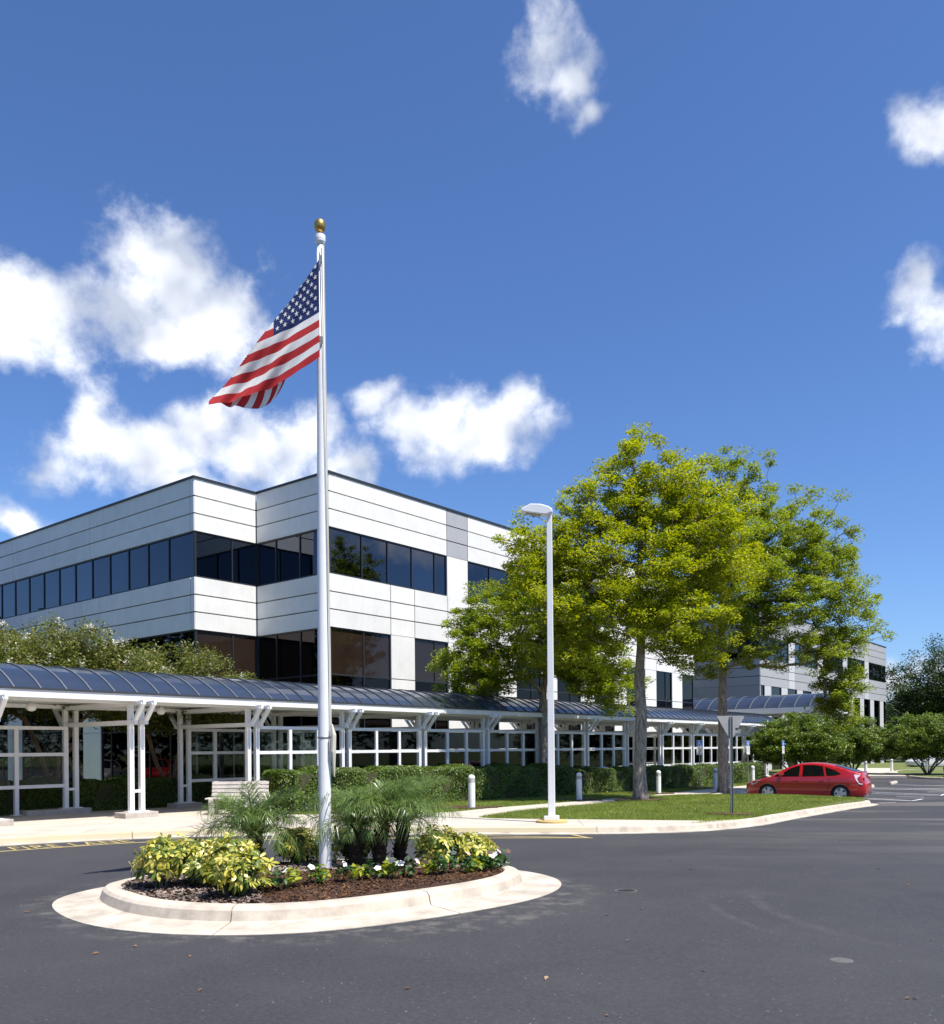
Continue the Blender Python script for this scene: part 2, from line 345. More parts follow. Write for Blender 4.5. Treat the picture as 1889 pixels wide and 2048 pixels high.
def asphalt():
    m = bpy.data.materials.new('asphalt'); m.use_nodes = True; nt = m.node_tree; L = nt.links.new
    b = nt.nodes['Principled BSDF']; tc = nd(nt, 'ShaderNodeTexCoord'); P = tc.outputs['Object']
    def noise(scale, det, rough=0.6, vec=None):
        n = nd(nt, 'ShaderNodeTexNoise'); n.inputs['Scale'].default_value = scale; n.inputs['Detail'].default_value = det; n.inputs['Roughness'].default_value = rough; L(vec or P, n.inputs['Vector']); return n.outputs[0]
    def rng(v, a, b_, c=0.0, d=1.0, sm=False):
        n = nd(nt, 'ShaderNodeMapRange', interpolation_type='SMOOTHSTEP' if sm else 'LINEAR'); L(v, n.inputs[0])
        for i, q in enumerate((a, b_, c, d)): n.inputs[i + 1].default_value = q
        return n.outputs[0]
    def mix(f, a, c, bt='MIX'):
        n = nd(nt, 'ShaderNodeMix', data_type='RGBA', blend_type=bt)
        for i, q in ((0, f), (6, a), (7, c)):
            if isinstance(q, tuple): n.inputs[i].default_value = (*q, 1)
            elif isinstance(q, (int, float)): n.inputs[i].default_value = q
            else: L(q, n.inputs[i])
        return n.outputs[2]
    def mth(op, a, c):
        n = nd(nt, 'ShaderNodeMath', operation=op)
        for i, q in ((0, a), (1, c)):
            if isinstance(q, (int, float)): n.inputs[i].default_value = q
            else: L(q, n.inputs[i])
        return n.outputs[0]
    big = noise(0.16, 4, 0.55); mid = noise(0.9, 5, 0.65); fine = noise(70, 3, 0.7)
    col = mix(rng(big, 0.35, 0.68), (0.031, 0.031, 0.036), (0.054, 0.053, 0.057))
    col = mix(rng(mid, 0.45, 0.75, 0, 0.5), col, (0.072, 0.07, 0.069))
    # worn sand-coloured areas (streaks along the drive)
    mp = nd(nt, 'ShaderNodeMapping'); L(P, mp.inputs[0]); mp.inputs['Rotation'].default_value = (0, 0, R(-12)); mp.inputs['Scale'].default_value = (0.10, 0.42, 1)
    st = noise(1.0, 6, 0.62, mp.outputs[0]); sx = nd(nt, 'ShaderNodeSeparateXYZ'); L(P, sx.inputs[0])
    far = rng(sx.outputs[1], 9.0, 24.0); right = rng(sx.outputs[0], 0.5, 9.0)
    stm = mth('MULTIPLY', mth('MULTIPLY', rng(st, 0.45, 0.66), far), right)
    col = mix(mth('MULTIPLY', stm, 0.9), col, (0.24, 0.215, 0.185))
    # scuffed sandy tyre arcs
    def arc(cx, cy, r, w, y0, y1, amt, col):
        v = nd(nt, 'ShaderNodeVectorMath', operation='DISTANCE'); v.inputs[1].default_value = (cx, cy, 0)
        cm = nd(nt, 'ShaderNodeCombineXYZ'); L(sx.outputs[0], cm.inputs[0]); L(sx.outputs[1], cm.inputs[1]); L(cm.outputs[0], v.inputs[0])
        dd = mth('ABSOLUTE', mth('SUBTRACT', v.outputs['Value'], r), 0)
        a = rng(dd, w, 0.0, 0, 1, True)
        e = mth('MULTIPLY', rng(sx.outputs[1], y0, y0 + 1.2), rng(sx.outputs[1], y1, y1 - 1.0)); sd = rng(sx.outputs[0], cx, cx - 0.2)
        a = mth('MULTIPLY', mth('MULTIPLY', a, e), mth('MULTIPLY', sd, rng(noise(6, 5, 0.7), 0.38, 0.62)))
        return mix(mth('MULTIPLY', a, amt), col, (0.22, 0.19, 0.16))
    col = arc(6.6, 9.3, 4.05, 0.09, 7.6, 10.6, 0.2, col); col = arc(6.6, 9.3, 3.5, 0.14, 7.2, 11.0, 0.2, col)
    # sandy grit washed up along the island gutter
    ex = mth('DIVIDE', mth('ADD', sx.outputs[0], 1.78), 3.05); ey = mth('DIVIDE', mth('SUBTRACT', sx.outputs[1], 10.4), 2.62)
    er = mth('ADD', mth('MULTIPLY', ex, ex), mth('MULTIPLY', ey, ey))
    col = mix(mth('MULTIPLY', mth('MULTIPLY', rng(er, 1.22, 0.95), rng(noise(3.2, 6, 0.7), 0.48, 0.66)), 0.55), col, (0.26, 0.235, 0.2))
    grit = noise(26, 2, 0.8); col = mix(rng(grit, 0.42, 0.75, 0.0, 0.55), col, (0.085, 0.083, 0.085))
    # pale aggregate specks
    vo = nd(nt, 'ShaderNodeTexVoronoi'); vo.inputs['Scale'].default_value = 13; L(P, vo.inputs['Vector'])
    sp = mth('MULTIPLY', rng(vo.outputs['Distance'], 0.115, 0.06), rng(noise(1.3, 3), 0.36, 0.6))
    wn = nd(nt, 'ShaderNodeTexWhiteNoise'); L(vo.outputs['Color'], wn.inputs[0])
    sp = mth('MULTIPLY', sp, rng(wn.outputs[0], 0.45, 0.55))
    col = mix(mth('MULTIPLY', sp, 0.85), col, (0.34, 0.31, 0.285))
    col = mix(rng(fine, 0.35, 0.65, 0.0, 0.5), col, (0.022, 0.022, 0.025))
    L(col, b.inputs['Base Color']); b.inputs['Roughness'].default_value = 0.82; b.inputs['Specular IOR Level'].default_value = 0.35
    bp = nd(nt, 'ShaderNodeBump'); bp.inputs['Strength'].default_value = 0.5; bp.inputs['Distance'].default_value = 0.006; L(noise(55, 4, 0.7), bp.inputs['Height']); L(bp.outputs[0], b.inputs['Normal'])
    return m
M['asphalt'] = asphalt()
def clear_glass():
    m = bpy.data.materials.new('clear_screen_glass'); m.use_nodes = True; nt = m.node_tree; L = nt.links.new
    nt.nodes.remove(nt.nodes['Principled BSDF'])
    t = nd(nt, 'ShaderNodeBsdfTransparent'); t.inputs[0].default_value = (0.86, 0.89, 0.88, 1); gl = nd(nt, 'ShaderNodeBsdfGlossy'); gl.inputs['Roughness'].default_value = 0.02
    fr = nd(nt, 'ShaderNodeFresnel'); fr.inputs[0].default_value = 1.5; ms = nd(nt, 'ShaderNodeMixShader')
    L(fr.outputs[0], ms.inputs[0]); L(t.outputs[0], ms.inputs[1]); L(gl.outputs[0], ms.inputs[2]); L(ms.outputs[0], nt.nodes['Material Output'].inputs[0]); return m
M['screen'] = clear_glass()
# ------------------------------------------------------------------ ground, drive, kerbs, lawn, pavement
def grid_sheet(name, xs, ys, off, mat):
    X, Y = np.meshgrid(xs, ys); Z = gz(X, Y) + off; n, m = len(ys), len(xs)
    v = np.stack([X.ravel(), Y.ravel(), Z.ravel()], 1); i = np.arange(n * m).reshape(n, m)
    f = np.stack([i[:-1, :-1].ravel(), i[:-1, 1:].ravel(), i[1:, 1:].ravel(), i[1:, :-1].ravel()], 1)
    return link(name, np_mesh(name, v, f, mat, True))
far_x = np.concatenate([np.linspace(-900, -80, 12), np.arange(-72, 90, 4), np.linspace(100, 900, 12)])
far_y = np.concatenate([np.linspace(-900, -60, 12), np.arange(-52, 140, 4), np.linspace(150, 900, 12)])
tag(grid_sheet('ground', far_x, far_y, -0.03, M['far_grass']), 'flat turf ground reaching the horizon', kind='structure')
tag(grid_sheet('asphalt_drive', np.arange(-70, 70.1, 1.0), np.arange(-45, 78.1, 1.0), 0.0, M['asphalt']), 'dark grey asphalt drive and car park', kind='structure')

KP = [(-24, -2), (-19.5, 4.5), (-15.5, 9.3), (-12, 13.0), (-8.6, 16.09), (-6.9, 17.15), (-5.2, 17.75), (-3, 17.85), (-0.46, 17.75), (2.18, 17.84), (4.53, 18.5),
      (6.52, 20.3), (8.2, 22.7), (10, 25.2), (12.0, 27.9), (13.5, 29.7), (14.0, 30.8), (13.3, 31.9), (11.6, 33.2), (10.1, 34.4), (9.8, 35.2), (10.3, 36.3), (12.6, 40.0), (15.5, 43.4),
      (19.5, 48.3), (23.5, 53.6), (25.6, 57.5)]
kpath = smooth_path(KP, 6)
knrm = normals(kpath)
def inset(path, nrm, d): return [(p[0] + q.x * d, p[1] + q.y * d) for p, q in zip(path, nrm)]
kin = inset(kpath, knrm, 0.40)
kerb = tag(empty('kerb'), 'pale concrete kerb and gutter along the lawn', kind='structure')
prof = [(0.0, -0.06), (0.0, 0.012), (0.235, 0.02), (0.262, 0.11), (0.28, 0.132), (0.40, 0.14), (0.40, -0.06)]
acc = 0; start = 0
for i in range(1, len(kpath)):
    acc += (kpath[i] - kpath[i - 1]).length
    if acc > 2.9 or i == len(kpath) - 1:
        seg = list(range(start, i + 1)); pa = [kpath[k].copy() for k in seg]; nn = [knrm[k] for k in seg]
        pa[-1] = pa[-1] + (pa[-2] - pa[-1]).normalized() * 0.012
        sweep(pa, prof, nn).build('kerb_segment', M['kerb'], kerb)
        if pa[0].y > 9 and -13 < pa[0].x < 2.0 and pa[0].y < 20:      # faded yellow kerb paint by the fire lane
            sweep(pa, [(0.237, 0.024), (0.256, 0.118), (0.276, 0.1365), (0.36, 0.1405), (0.36, 0.139), (0.28, 0.133), (0.262, 0.112), (0.239, 0.022)], nn).build('kerb_paint', M['yellow_faded'], kerb)
        start = i; acc = 0

lawn_poly = [tuple(p) for p in kin] + [(31, 66), (45, 80), (60, 120), (-26, 120), (-25, 40), (-26.5, 10), (-27, -6)]
lawn_poly = [(p[0], p[1]) for p in lawn_poly]
def lz(x, y):          # the lawn crowns a little in the middle
    x = np.asarray(x, float); y = np.asarray(y, float)
    tip = np.exp(-(((x - 10.2) / 3.2) ** 2 + ((y - 30.2) / 3.4) ** 2)) * 0.18
    return gz(x, y) + tip * sst(0, 2, x)
lawn = tag(slab('lawn', lawn_poly, 0.125, M['soil'], step=1.2, skirt=0.2, zf=lz), 'turf bed between the kerb and the walkway', kind='structure')

# pavement (sits a little proud of the turf)
def nearest_i(x, y): return min(range(len(kpath)), key=lambda i: (kpath[i][0] - x) ** 2 + (kpath[i][1] - y) ** 2)
ia, ib = nearest_i(-22, 1), nearest_i(6.5, 20.3)
ks = [(p[0], p[1]) for p in inset(kpath, knrm, 0.405)][ia:ib + 1]
pave_poly = ks + [(5.3, 20.05), (4.0, 20.15), (1.77, 20.35), (0.45, 20.62), (0.12, 21.0), (0.35, 21.8), (1.35, 24.1), (3.6, 27.45), (5.85, 30.75), (7.85, 34.1), (9.4, 36.2), (11.6, 39.6), (14.2, 43.2), (17.8, 47.8), (17.0, 48.5), (13.3, 44.0), (10.6, 40.4), (8.2, 36.9),
    (6.8, 34.2), (4.85, 31.45), (2.6, 28.1), (0.4, 24.9), (-0.35, 23.5), (-1.1, 22.75), (-2.2, 22.45), (-3.6, 22.45), (-4.6, 22.65), (-5.25, 23.3), (-5.75, 23.75)] + [wl(t, -0.5) for t in (2.9, 0, -5, -10, -16, -22)]
pave = tag(slab('pavement', pave_poly, 0.139, M['conc'], step=1.0, skirt=0.1), 'pale concrete pavement and footpath', kind='structure')
floor_poly = [wl(-22, -0.495), wl(2.9, -0.495), wl(20, -0.495), wl(46, -0.495), wl(46, 3.85), wl(-22, 3.85)]
tag(slab('walkway_floor', floor_poly, 0.139, M['conc'], step=1.5, skirt=0.1), 'pale concrete floor under the covered walkway', kind='structure')
# saw-cut joints of the pavement, recessed dark grooves drawn as thin filler strips
M['groove'] = pmat('joint_filler', (0.16, 0.14, 0.12), 0.95)
def strip(name, pts, w, off, mat, parent=None, closed=False, zf=None):
    P = [Vector((p[0], p[1])) for p in pts]; dense = []
    for i in range(len(P) - 1):
        n = max(1, int((P[i + 1] - P[i]).length / 0.8)); dense += [P[i].lerp(P[i + 1], k / n) for k in range(n)]
    dense.append(P[-1]); nn = normals(dense); m = MB(); zf = zf or gz; vs = []
    for p, q in zip(dense, nn):
        for d in (-w / 2, w / 2): x, y = p.x + q.x * d, p.y + q.y * d; vs.append((x, y, float(zf(x, y)) + off))
    m.add(vs, [(2 * i + 1, 2 * i, 2 * i + 2, 2 * i + 3) for i in range(len(dense) - 1)])
    return m.build(name, mat, parent)
for a, b in [((-0.75, 18.2), (-1.1, 22.6)), ((-4.2, 18.25), (-4.6, 22.9)), ((2.3, 18.3), (2.4, 20.2)), ((-7.6, 17.3), wl(-0.6, -0.55)), ((-10.9, 14.8), wl(-4.6, -0.55)),
             ((0.0, 22.4), (1.0, 22.6)), ((1.2, 25.2), (1.9, 24.9)), ((3.6, 28.7), (4.2, 28.2)), ((-6.1, 17.9), (-5.3, 23.3))]:
    strip('pavement_joint', [a, b], 0.012, 0.1405, M['groove'], pave)

# grass blades
def rand_in(poly, n, rs, holes=()):
    P = np.array(poly); x0, y0 = P.min(0); x1, y1 = P.max(0); out = np.zeros((0, 2))
    while len(out) < n:
        q = rs.rand(n * 2, 2) * [x1 - x0, y1 - y0] + [x0, y0]; k = inside(poly, q[:, 0], q[:, 1])
        for h in holes: k &= ~inside(h, q[:, 0], q[:, 1])
        out = np.concatenate([out, q[k]])
    return out[:n]
M['grass'] = leafmat('grass_blades', [(0.11, 0.185, 0.025), (0.18, 0.26, 0.035), (0.25, 0.30, 0.05), (0.31, 0.30, 0.08)], 0.35, 0.5)
def blades(name, xy, h, w, zf, off, mat, rs):
    n = len(xy); z = zf(xy[:, 0], xy[:, 1]) + off; a = rs.rand(n) * 2 * np.pi; hh = h * (0.55 + 0.9 * rs.rand(n)); ln = rs.randn(n, 2) * 0.5 * hh[:, None]
    dx = np.stack([np.cos(a), np.sin(a)], 1) * (w * (0.7 + 0.6 * rs.rand(n)))[:, None]
    b = np.column_stack([xy, z]); v = np.empty((n, 3, 3))
    v[:, 0] = b; v[:, 0, :2] -= dx; v[:, 1] = b; v[:, 1, :2] += dx; v[:, 2] = b; v[:, 2, :2] += ln; v[:, 2, 2] += hh
    return link(name, np_mesh(name, v.reshape(-1, 3), np.arange(3 * n).reshape(n, 3), mat))
rs = np.random.RandomState(3)
k0, k1 = nearest_i(5.0, 18.9), nearest_i(9.8, 35.2)
front_lawn = [(p[0], p[1]) for p in kin][k0:k1 + 1] + [(7.85, 34.1), (5.85, 30.75), (3.6, 27.45), (1.35, 24.1), (0.35, 21.8), (0.12, 21.0), (0.45, 20.62), (1.77, 20.35), (4.0, 20.15), (5.3, 20.05)]
back_lawn = [(-5.7, 23.85), (-5.2, 23.4), (-4.55, 22.75), (-3.6, 22.55), (-2.2, 22.5), (-1.15, 22.8), (-0.4, 23.55), (0.4, 24.95), (2.6, 28.15), (4.85, 31.5), (6.8, 34.25), (8.2, 36.95), (10.6, 40.5), (13.3, 44.1), (16.8, 48.3), wl(38, -0.6), wl(20, -0.6), wl(3.0, -0.6)]
xy = np.concatenate([rand_in(front_lawn, 90000, rs), rand_in(back_lawn, 80000, rs)])
tag(blades('grass', xy, 0.055, 0.006, lz, 0.12, M['grass'], rs), 'short green turf on both sides of the footpath', kind='stuff')

# painted markings
def paint(name, pts, w, mat, label, cat='road marking'):
    o = strip(name, pts, w, 0.005, mat); tag(o, label, kind='structure'); return o
paint('yellow_line', [(-24.6, -5), (-18.6, 3.3), (-14.2, 8.6), (-10.9, 12.4), (-8.13, 15.15), (-6.8, 16.3), (-6.0, 16.75), (-5.0, 17.0), (-3, 17.02), (0.04, 17.0), (2.31, 17.05)], 0.10, M['yellow'], 'long yellow line painted along the fire lane')
paint('yellow_line', [(2.22, 17.06), (2.0, 17.78)], 0.10, M['yellow'], 'short yellow line closing the fire lane at its right end')
paint('yellow_line', [(-0.6, 17.66), (2.05, 17.1)], 0.08, M['yellow'], 'thin diagonal yellow line in the fire lane below the lamp post')
paint('yellow_line', [(-3.6, 17.7), (-1.0, 17.1)], 0.08, M['yellow'], 'thin diagonal yellow line in the fire lane behind the palms')
paint('yellow_line', [(-6.1, 17.35), (-5.05, 17.1)], 0.08, M['yellow'], 'thin diagonal yellow line in the fire lane left of the palms')
WL = [([(15.0, 34.2), (16.14, 32.56), (17.2, 33.84)], 'white line round the first hatched bay behind the red car'), ([(15.1, 36.1), (16.2, 32.75)], 'white stall line nearest the red car tail'),
      ([(17.2, 35.9), (18.0, 35.24)], 'short white hatch between the first two bays'), ([(16.6, 39.2), (19.29, 36.44), (19.98, 37.5)], 'white line round the second hatched bay'),
      ([(17.3, 41.2), (19.55, 36.85)], 'white stall line beyond the second bay'), ([(20.3, 39.47), (21.3, 39.2)], 'short white hatch of the third bay'),
      ([(18.9, 43.6), (21.9, 40.3)], 'white stall line by the near wheel stop'), ([(19.9, 44.2), (22.6, 41.5)], 'white stall line past the near wheel stop'),
      ([(22.4, 47.4), (24.3, 44.5)], 'white stall line by the far wheel stop'), ([(14.35, 31.33), (15.05, 31.46)], 'short white stub at the lawn tip')]
for p, l in WL: paint('white_line', p, 0.10, M['paintwhite'], l)

def fire_lane():
    cu = bpy.data.curves.new('t', 'FONT'); cu.body = 'FIRE LANE'; cu.size = 1.0; cu.space_character = 1.12
    to = bpy.data.objects.new('t', cu); COL.objects.link(to); dg = bpy.context.evaluated_depsgraph_get()
    me = bpy.data.meshes.new_from_object(to.evaluated_get(dg)); bpy.data.objects.remove(to)
    xs = [v.co.x for v in me.vertices]; ys = [v.co.y for v in me.vertices]; x0, x1, y0, y1 = min(xs), max(xs), min(ys), max(ys)
    a, b = Vector((-7.98, 15.42)), Vector((-6.38, 16.72)); d = b - a; n = Vector((-d.y, d.x)).normalized() * 0.62
    for v in me.vertices:
        p = a + d * ((v.co.x - x0) / (x1 - x0)) + n * ((v.co.y - y0) / (y1 - y0)); v.co = (p.x, p.y, g(p.x, p.y) + 0.006)
    me.name = 'fire_lane_lettering'; me.materials.clear(); me.materials.append(M['yellow']); tag(link('fire_lane_lettering', me), 'yellow FIRE LANE lettering painted on the asphalt', kind='structure')
fire_lane()

# ------------------------------------------------------------------ planted island
IP = [(-4.17, 9.88), (-3.5, 9.0), (-2.64, 8.55), (-1.68, 8.57), (-0.76, 9.12), (0.12, 9.95), (0.55, 10.7), (0.58, 11.4), (0.15, 12.0), (-0.8, 12.35), (-1.9, 12.35), (-3.0, 12.0), (-3.8, 11.25), (-4.2, 10.55)]
ipath = smooth_path(IP, 6, True); inrm = normals(ipath, True)      # counter-clockwise, left normal points inward
isl = tag(empty('island_kerb'), 'pale concrete kerb ring with gutter round the planted island', kind='structure')
N_I = len(ipath); cuts = [0, 14, 26, 38, 52, 66, 76, N_I]
prof_i = [(-0.48, -0.05), (-0.48, 0.006), (-0.02, 0.026), (0.0, 0.035), (0.03, 0.13), (0.065, 0.158), (0.12, 0.168), (0.22, 0.168), (0.235, 0.15), (0.24, -0.05)]
for a, b in zip(cuts[:-1], cuts[1:]):
    idx = [i % N_I for i in range(a, b + 1)]; pa = [ipath[i].copy() for i in idx]; pa[-1] = pa[-1] + (pa[-2] - pa[-1]).normalized() * 0.012
    sweep(pa, prof_i, [inrm[i] for i in idx]).build('kerb_segment', M['kerb'], isl, smooth=False)
bed_poly = [(p[0] + q.x * 0.235, p[1] + q.y * 0.235) for p, q in zip(ipath, inrm)]
def bz(x, y):
    x = np.asarray(x, float); y = np.asarray(y, float)
    r = ((x + 1.75) / 2.3) ** 2 + ((y - 10.45) / 1.75) ** 2
    return gz(x, y) + 0.14 + 0.10 * np.clip(1 - r, 0, 1) + 0.012 * np.sin(x * 9 + 2 * np.sin(y * 7)) * np.sin(y * 8)
bed = tag(slab('mulch_bed', bed_poly, 0.0, M['mulch_new'], step=0.12, skirt=0.1, zf=bz), 'mounded dark brown mulch filling the island', kind='structure')
def chips(name, xy, size, mat, rs, lift=0.006):
    n = len(xy); a = rs.rand(n) * 2 * np.pi; t = rs.randn(n, 2) * 0.28; L_ = size * (0.5 + rs.rand(n)); W_ = L_ * (0.25 + 0.3 * rs.rand(n))
    d = np.stack([np.cos(a), np.sin(a), t[:, 0]], 1); e = np.stack([-np.sin(a), np.cos(a), t[:, 1]], 1)
    c = np.column_stack([xy, bz(xy[:, 0], xy[:, 1]) + lift + 0.012 * rs.rand(n)]); l = d * L_[:, None] / 2; w = e * W_[:, None] / 2
    v = np.stack([c - l - w, c + l - w * 0.6, c + l + w, c - l * 0.8 + w], 1).reshape(-1, 3)
    return link(name, np_mesh(name, v, np.arange(4 * n).reshape(n, 4), mat))
def chipmat(name, cols):
    m = leafmat(name, cols, 0.0, 0.9, 0.1); return m
rs = np.random.RandomState(5)
M['chip_old'] = chipmat('weathered_bark_chips', [(0.05, 0.03, 0.022), (0.16, 0.115, 0.09), (0.26, 0.2, 0.17), (0.34, 0.28, 0.25)])
M['chip_new'] = chipmat('fresh_mulch_chips', [(0.03, 0.015, 0.01), (0.07, 0.033, 0.02), (0.11, 0.055, 0.03), (0.2, 0.11, 0.05)])
pin = rand_in([(p[0], p[1]) for p in bed_poly], 22000, rs)
old = (pin[:, 0] < -2.15 - 0.35 * (pin[:, 1] - 9)) | (pin[:, 1] > 10.5 + 0.42 * (pin[:, 0] + 1.6)) ; old &= ~((pin[:, 0] > -1.9) & (pin[:, 1] < 10.0))
tag(chips('bark_chips', pin[old], 0.07, M['chip_old'], rs), 'weathered grey-brown bark chips on the left and rear of the island', kind='stuff')
tag(chips('fresh_mulch', pin[~old], 0.03, M['chip_new'], rs), 'fine dark shredded mulch along the front of the island', kind='stuff')

# ------------------------------------------------------------------ office building
Z_R, Z_WT, Z_WB, Z_SB = 12.92, 10.77, 8.86, 6.70
class Facade:
    """o: origin, d: direction along the wall, n: outward normal (all in the building frame)"""
    def __init__(s, root, o, d, n): s.root, s.o, s.d, s.n = root, Vector(o), Vector(d), Vector(n)
    def box(s, mb, s0, s1, n0, n1, z0, z1, mi=0):
        a = s.o + s.d * s0 + s.n * n0; b = s.o + s.d * s1 + s.n * n1
        return mb.box(min(a.x, b.x), max(a.x, b.x), min(a.y, b.y), max(a.y, b.y), z0, z1, mi)
    def piece(s, name, s0, s1, n0, n1, z0, z1, mat, bevel=0): return s.box(MB(), s0, s1, n0, n1, z0, z1).build(name, mat, s.root, bevel=bevel)
    def panels(s, brk, z0, z1, rows, mat, alt=None):
        g_ = 0.027; v_ = 0.018
        for i, (a, b) in enumerate(zip(brk[:-1], brk[1:])):
            h = (z1 - z0) / rows
            for r in range(rows):
                s.piece('panel', a + v_, b - v_, -0.1, 0.06, z0 + h * r + (g_ if r else 0), z0 + h * (r + 1) - (g_ * 0.9 if r < rows - 1 else 0), alt[i] if alt and i in alt else mat)
    def glass(s, a, b, mull, z0, z1, mat, trans=(), top=None):
        ms = [a] + list(mull) + [b]
        zs = [z0] + list(trans) + [z1]
        for p, q in zip(ms[:-1], ms[1:]):
            for u, w in zip(zs[:-1], zs[1:]): s.piece('pane', p + 0.02, q - 0.02, -0.05, -0.03, u + 0.02, w - 0.02, top if (top and w == z1) else mat)
        for x in ms: s.piece('mullion', x - 0.03, x + 0.03, -0.06, 0.012, z0, z1, M['frame'])
        for z in zs[1:-1]: s.piece('transom', a, b, -0.06, 0.005, z - 0.03, z + 0.03, M['frame'])
        s.piece('sill', a, b, -0.06, 0.02, z0 - 0.001, z0 + 0.07, M['frame']); s.piece('head_frame', a, b, -0.06, 0.02, z1 - 0.06, z1 + 0.001, M['frame'])

def rng_f(a, b, st):
    r = []; x = a
    while x < b - st * 0.4: r.append(x); x += st
    return r
bld = empty('office_building', (C3.x, C3.y, 0), ANG)
tag(bld, 'white three-storey office block with dark ribbon windows behind the flagpole', 'building')
core = MB()
core.box(-3.07, 33.94, 4.75, 26, -0.6, 12.6); core.box(0.06, 33.9, 0.06, 4.76, -0.6, 12.55)
core.build('wall', M['joint'], bld)
MB().box(-3.0, 33.8, 4.8, 25.9, 12.6, 12.66).box(0.2, 33.7, 0.2, 4.8, 12.56, 12.655).build('roof', M['panel_grey'], bld)
# long shaded wall
fa = Facade(bld, (-3.13, 4.69), (0, 1), (-1, 0))
bk = [-0.055, 0.23, 8.4, 16.45, 21.3]
fa.panels(bk, Z_WT, Z_R, 3, M['panel'])
fa.panels([-0.055, 0.23, 7.59, 9.21, 15.64, 17.25, 21.3], Z_SB, Z_WB, 3, M['panel'])
fa.glass(0.0, 21.2, [1.9 + 1.607 * i for i in range(12)], Z_WB, Z_WT, M['pane'])
for a, b in ((0.0, 7.59), (9.21, 15.64), (17.25, 21.2)):
    ml = [x for x in [1.9 + 1.607 * i for i in range(12)] if a + 0.5 < x < b - 0.4]
    fa.glass(a, b, ml, -0.5, Z_SB, M['pane_low'], (2.57, 4.77))
for a, b in ((7.59, 9.21), (15.64, 17.25)): fa.panels([a, b], 4.78, Z_SB, 1, M['panel']); fa.panels([a, b], 2.58, 4.76, 1, M['panel']); fa.panels([a, b], -0.5, 2.56, 1, M['panel'])
fa.piece('coping', -0.1, 21.4, -0.32, 0.10, Z_R, Z_R + 0.1, M['coping'])
# short sunlit return
fb = Facade(bld, (-3.13, 4.69), (1, 0), (0, -1))
fb.panels([-0.052, 3.06], Z_WT, Z_R, 3, M['panel']); fb.panels([-0.052, 3.06], Z_SB, Z_WB, 3, M['panel'])
fb.glass(0.0, 3.07, [1.84], Z_WB, Z_WT, M['pane']); fb.glass(0.0, 3.07, [1.84], -0.5, Z_SB, M['pane_low'], (2.57, 4.77), top=M['pane_blind'])
fb.piece('coping', 0.33, 3.02, -0.32, 0.098, Z_R, Z_R + 0.098, M['coping'])
# shaded return to the flagpole corner
fc = Facade(bld, (0, 4.69), (0, -1), (-1, 0))
fc.panels([0.07, 4.745], Z_WT, Z_R, 3, M['panel']); fc.panels([0.07, 4.745], Z_SB, Z_WB, 3, M['panel'])
fc.glass(0.08, 4.66, [1.31, 2.88], Z_WB, Z_WT, M['pane']); fc.glass(0.08, 4.66, [1.31, 2.88], -0.5, Z_SB, M['pane_low'], (2.57, 4.77))
fc.piece('coping', 0.0, 4.79, -0.32, 0.10, Z_R, Z_R + 0.1, M['coping'])
# long sunlit front
fd = Facade(bld, (0, 0), (1, 0), (0, -1))
up = [7.3, 15.05, 22.8, 30.55]; END = 34.0
tb = [-0.052]; alt = {}
for p in up: tb += [p, p + 1.55]; alt[len(tb) - 2] = M['panel_grey']
fd.panels(tb + [END], Z_WT, Z_R, 3, M['panel'], alt)
sb = [-0.052, 3.5]
for p in (3.5, 11.25, 19.0, 26.75): sb += [p + 1.54, p + 3.84, p + 5.38, p + 7.75]
fd.panels([x for x in sb if x < END - 0.5] + [END], Z_SB, Z_WB, 3, M['panel'])
x = 0.06
for p in up:
    fd.glass(x, p, [m for m in [x + 1.78 + 1.55 * i for i in range(6)] if m < p - 0.6], Z_WB, Z_WT, M['pane'])
    fd.panels([p, p + 1.55], Z_WB - 0.0, Z_WT - 0.02, 1, M['panel']); x = p + 1.55
fd.glass(x, END - 0.1, [], Z_WB, Z_WT, M['pane'])
x = 0.06
for p in [3.5, 7.34, 11.25, 15.05, 19.0, 22.8, 26.75, 30.55]:
    w = 1.54
    fd.glass(x, p, [m for m in [x + 1.85 if x < 1 else x + 1.42] if m < p - 0.4], -0.5, Z_SB, M['pane_low'], (2.57, 4.77), top=M['pane_blind'] if x < 6 else None)
    fd.panels([p, p + w], 4.79, Z_SB - 0.02, 1, M['panel']); fd.panels([p, p + w], 2.59, 4.75, 1, M['panel']); fd.panels([p, p + w], -0.5, 2.55, 1, M['panel']); x = p + w
fd.glass(x, END - 0.1, [], -0.5, Z_SB, M['pane_low'], (2.57, 4.77))
fd.piece('coping', 0.33, END + 0.1, -0.32, 0.098, Z_R, Z_R + 0.098, M['coping'])

